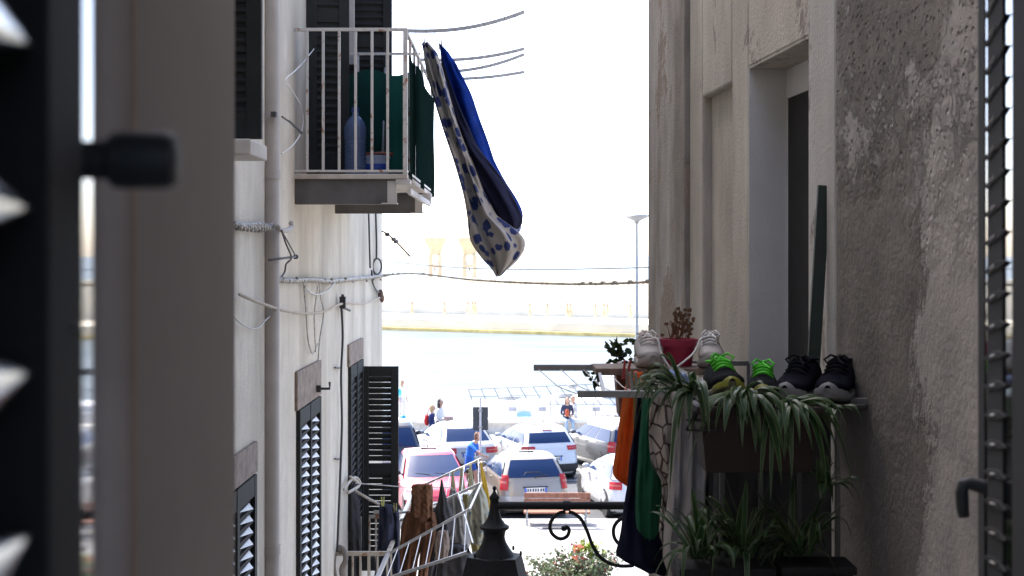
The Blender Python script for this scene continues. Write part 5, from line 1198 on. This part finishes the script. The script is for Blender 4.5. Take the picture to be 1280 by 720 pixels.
z0,z1=ZC-(538-320)*38/F,ZC-(509-320)*38/F; b=MB(); b.span((x-.205,38.04,z0),(x+.205,38.06,z1)); obj('sign_plate',b,M('dark_sign_back',(.045,.055,.06),.6),t,bevel=.004)
for z in(z0+.09,z1-.09): b=MB(); b.span((x-.06,37.965,z-.018),(x+.06,38.039,z+.018)); obj('clamp',b,m_post,t)
t=thing('park_bench','reddish brown wooden bench seen from behind in front of the silver hatchback','bench',((697-640)*33.2/F,33.2,.1)); xa,xb=(655-640)*33.2/F,(738-640)*33.2/F
b=MB(); m_bw3=M('reddish_bench_wood',(.24,.095,.055),.7,var=.3,scale=12)
for py0,py1 in((616,622.3),(623.3,630)): b.span((xa,33.18,ZC-(py1-320)*33.2/F),(xb,33.22,ZC-(py0-320)*33.2/F))
obj('backrest',b,m_bw3,t,bevel=.004)
b=MB(); zs=ZC-(640-320)*33.4/F
for i in range(4): b.span((xa,33.26+i*.11,zs-.02),(xb,33.35+i*.11,zs+.02))
obj('seat',b,m_bw3,t,bevel=.004)
for x in (xa+.07,xb-.10):
    b=MB(); b.span((x-.02,33.225,.1),(x+.02,33.265,.80)); b.span((x-.02,33.63,.1),(x+.02,33.67,zs-.02)); b.span((x-.02,33.265,zs-.07),(x+.02,33.63,zs-.02)); obj('leg',b,m_post,t)
# shrub at the foot of the alley
t=thing('shrub','mixed green and reddish shrub with an orange flower stalk at the foot of the alley','shrub',((716-640)*26/F,26,.1))
rnd=random.Random(12); cx=(716-640)*26/F
m_l=[M('shrub_leaf_grey_green',(.13,.155,.09),.6,var=.3,transl=.3),M('shrub_leaf_green',(.08,.125,.045),.6,var=.3,transl=.3),M('shrub_red_tip',(.16,.06,.045),.6,transl=.3)]
b=MB(); st=MB(); fl_=MB(); tips=[]
for i in range(70):
    p=Vector((cx+rnd.uniform(-.35,.35),26+rnd.uniform(-.3,.3),.1)); a=rnd.random()*6.28; rr=rnd.random()**.6
    q=Vector((cx+.95*rr*math.cos(a),26+.75*rr*math.sin(a),rnd.uniform(.55,1.12)-.18*rr)); mid=p.lerp(q,.5)+Vector((0,0,.12)); s_=spline([p,mid,q],5); st.tube(s_,.006,5); tips.append(q)
    for k in range(44):
        c=s_[rnd.randrange(3,len(s_))]+Vector((rnd.gauss(0,.06),rnd.gauss(0,.06),rnd.gauss(0,.05))); leaf(b,c,rnd.uniform(.05,.10),rnd,rnd.choice((0,0,0,1,1)) if rnd.random()<.9 else 2)
obj('foliage',b,m_l,t,recalc=False); obj('stems',st,m_sprig,t)
b=MB(); q1=P(723,700,26); q2=P(735,706,26); st2=MB(); st2.tube(spline([P(733,745,26),P(728,715,26),P(722,692,26)]),.008,5); st2.tube(spline([P(742,745,26),P(738,710,26),P(735,684,26)]),.008,5); obj('flower_stalk',st2,m_ivy,t)
for c,n_ in((P(735,683,26),36),(P(726,686,26),22),(P(746,690,26),14)):
    for k in range(n_): leaf(b,c+Vector((rnd.gauss(0,.08),rnd.gauss(0,.08),rnd.gauss(0,.05))),rnd.uniform(.08,.15),rnd)
obj('top_leaves',b,M('yellow_green_leaf',(.19,.24,.03),.5,var=.3,transl=.4),t,recalc=False)
b=MB()
for k in range(26): leaf(b,P(722,690,25.95)+Vector((rnd.gauss(0,.04),rnd.gauss(0,.04),rnd.gauss(0,.06))),rnd.uniform(.07,.12),rnd)
obj('flower',b,M('coral_flower',(.60,.20,.13),.5,transl=.3),t,recalc=False)
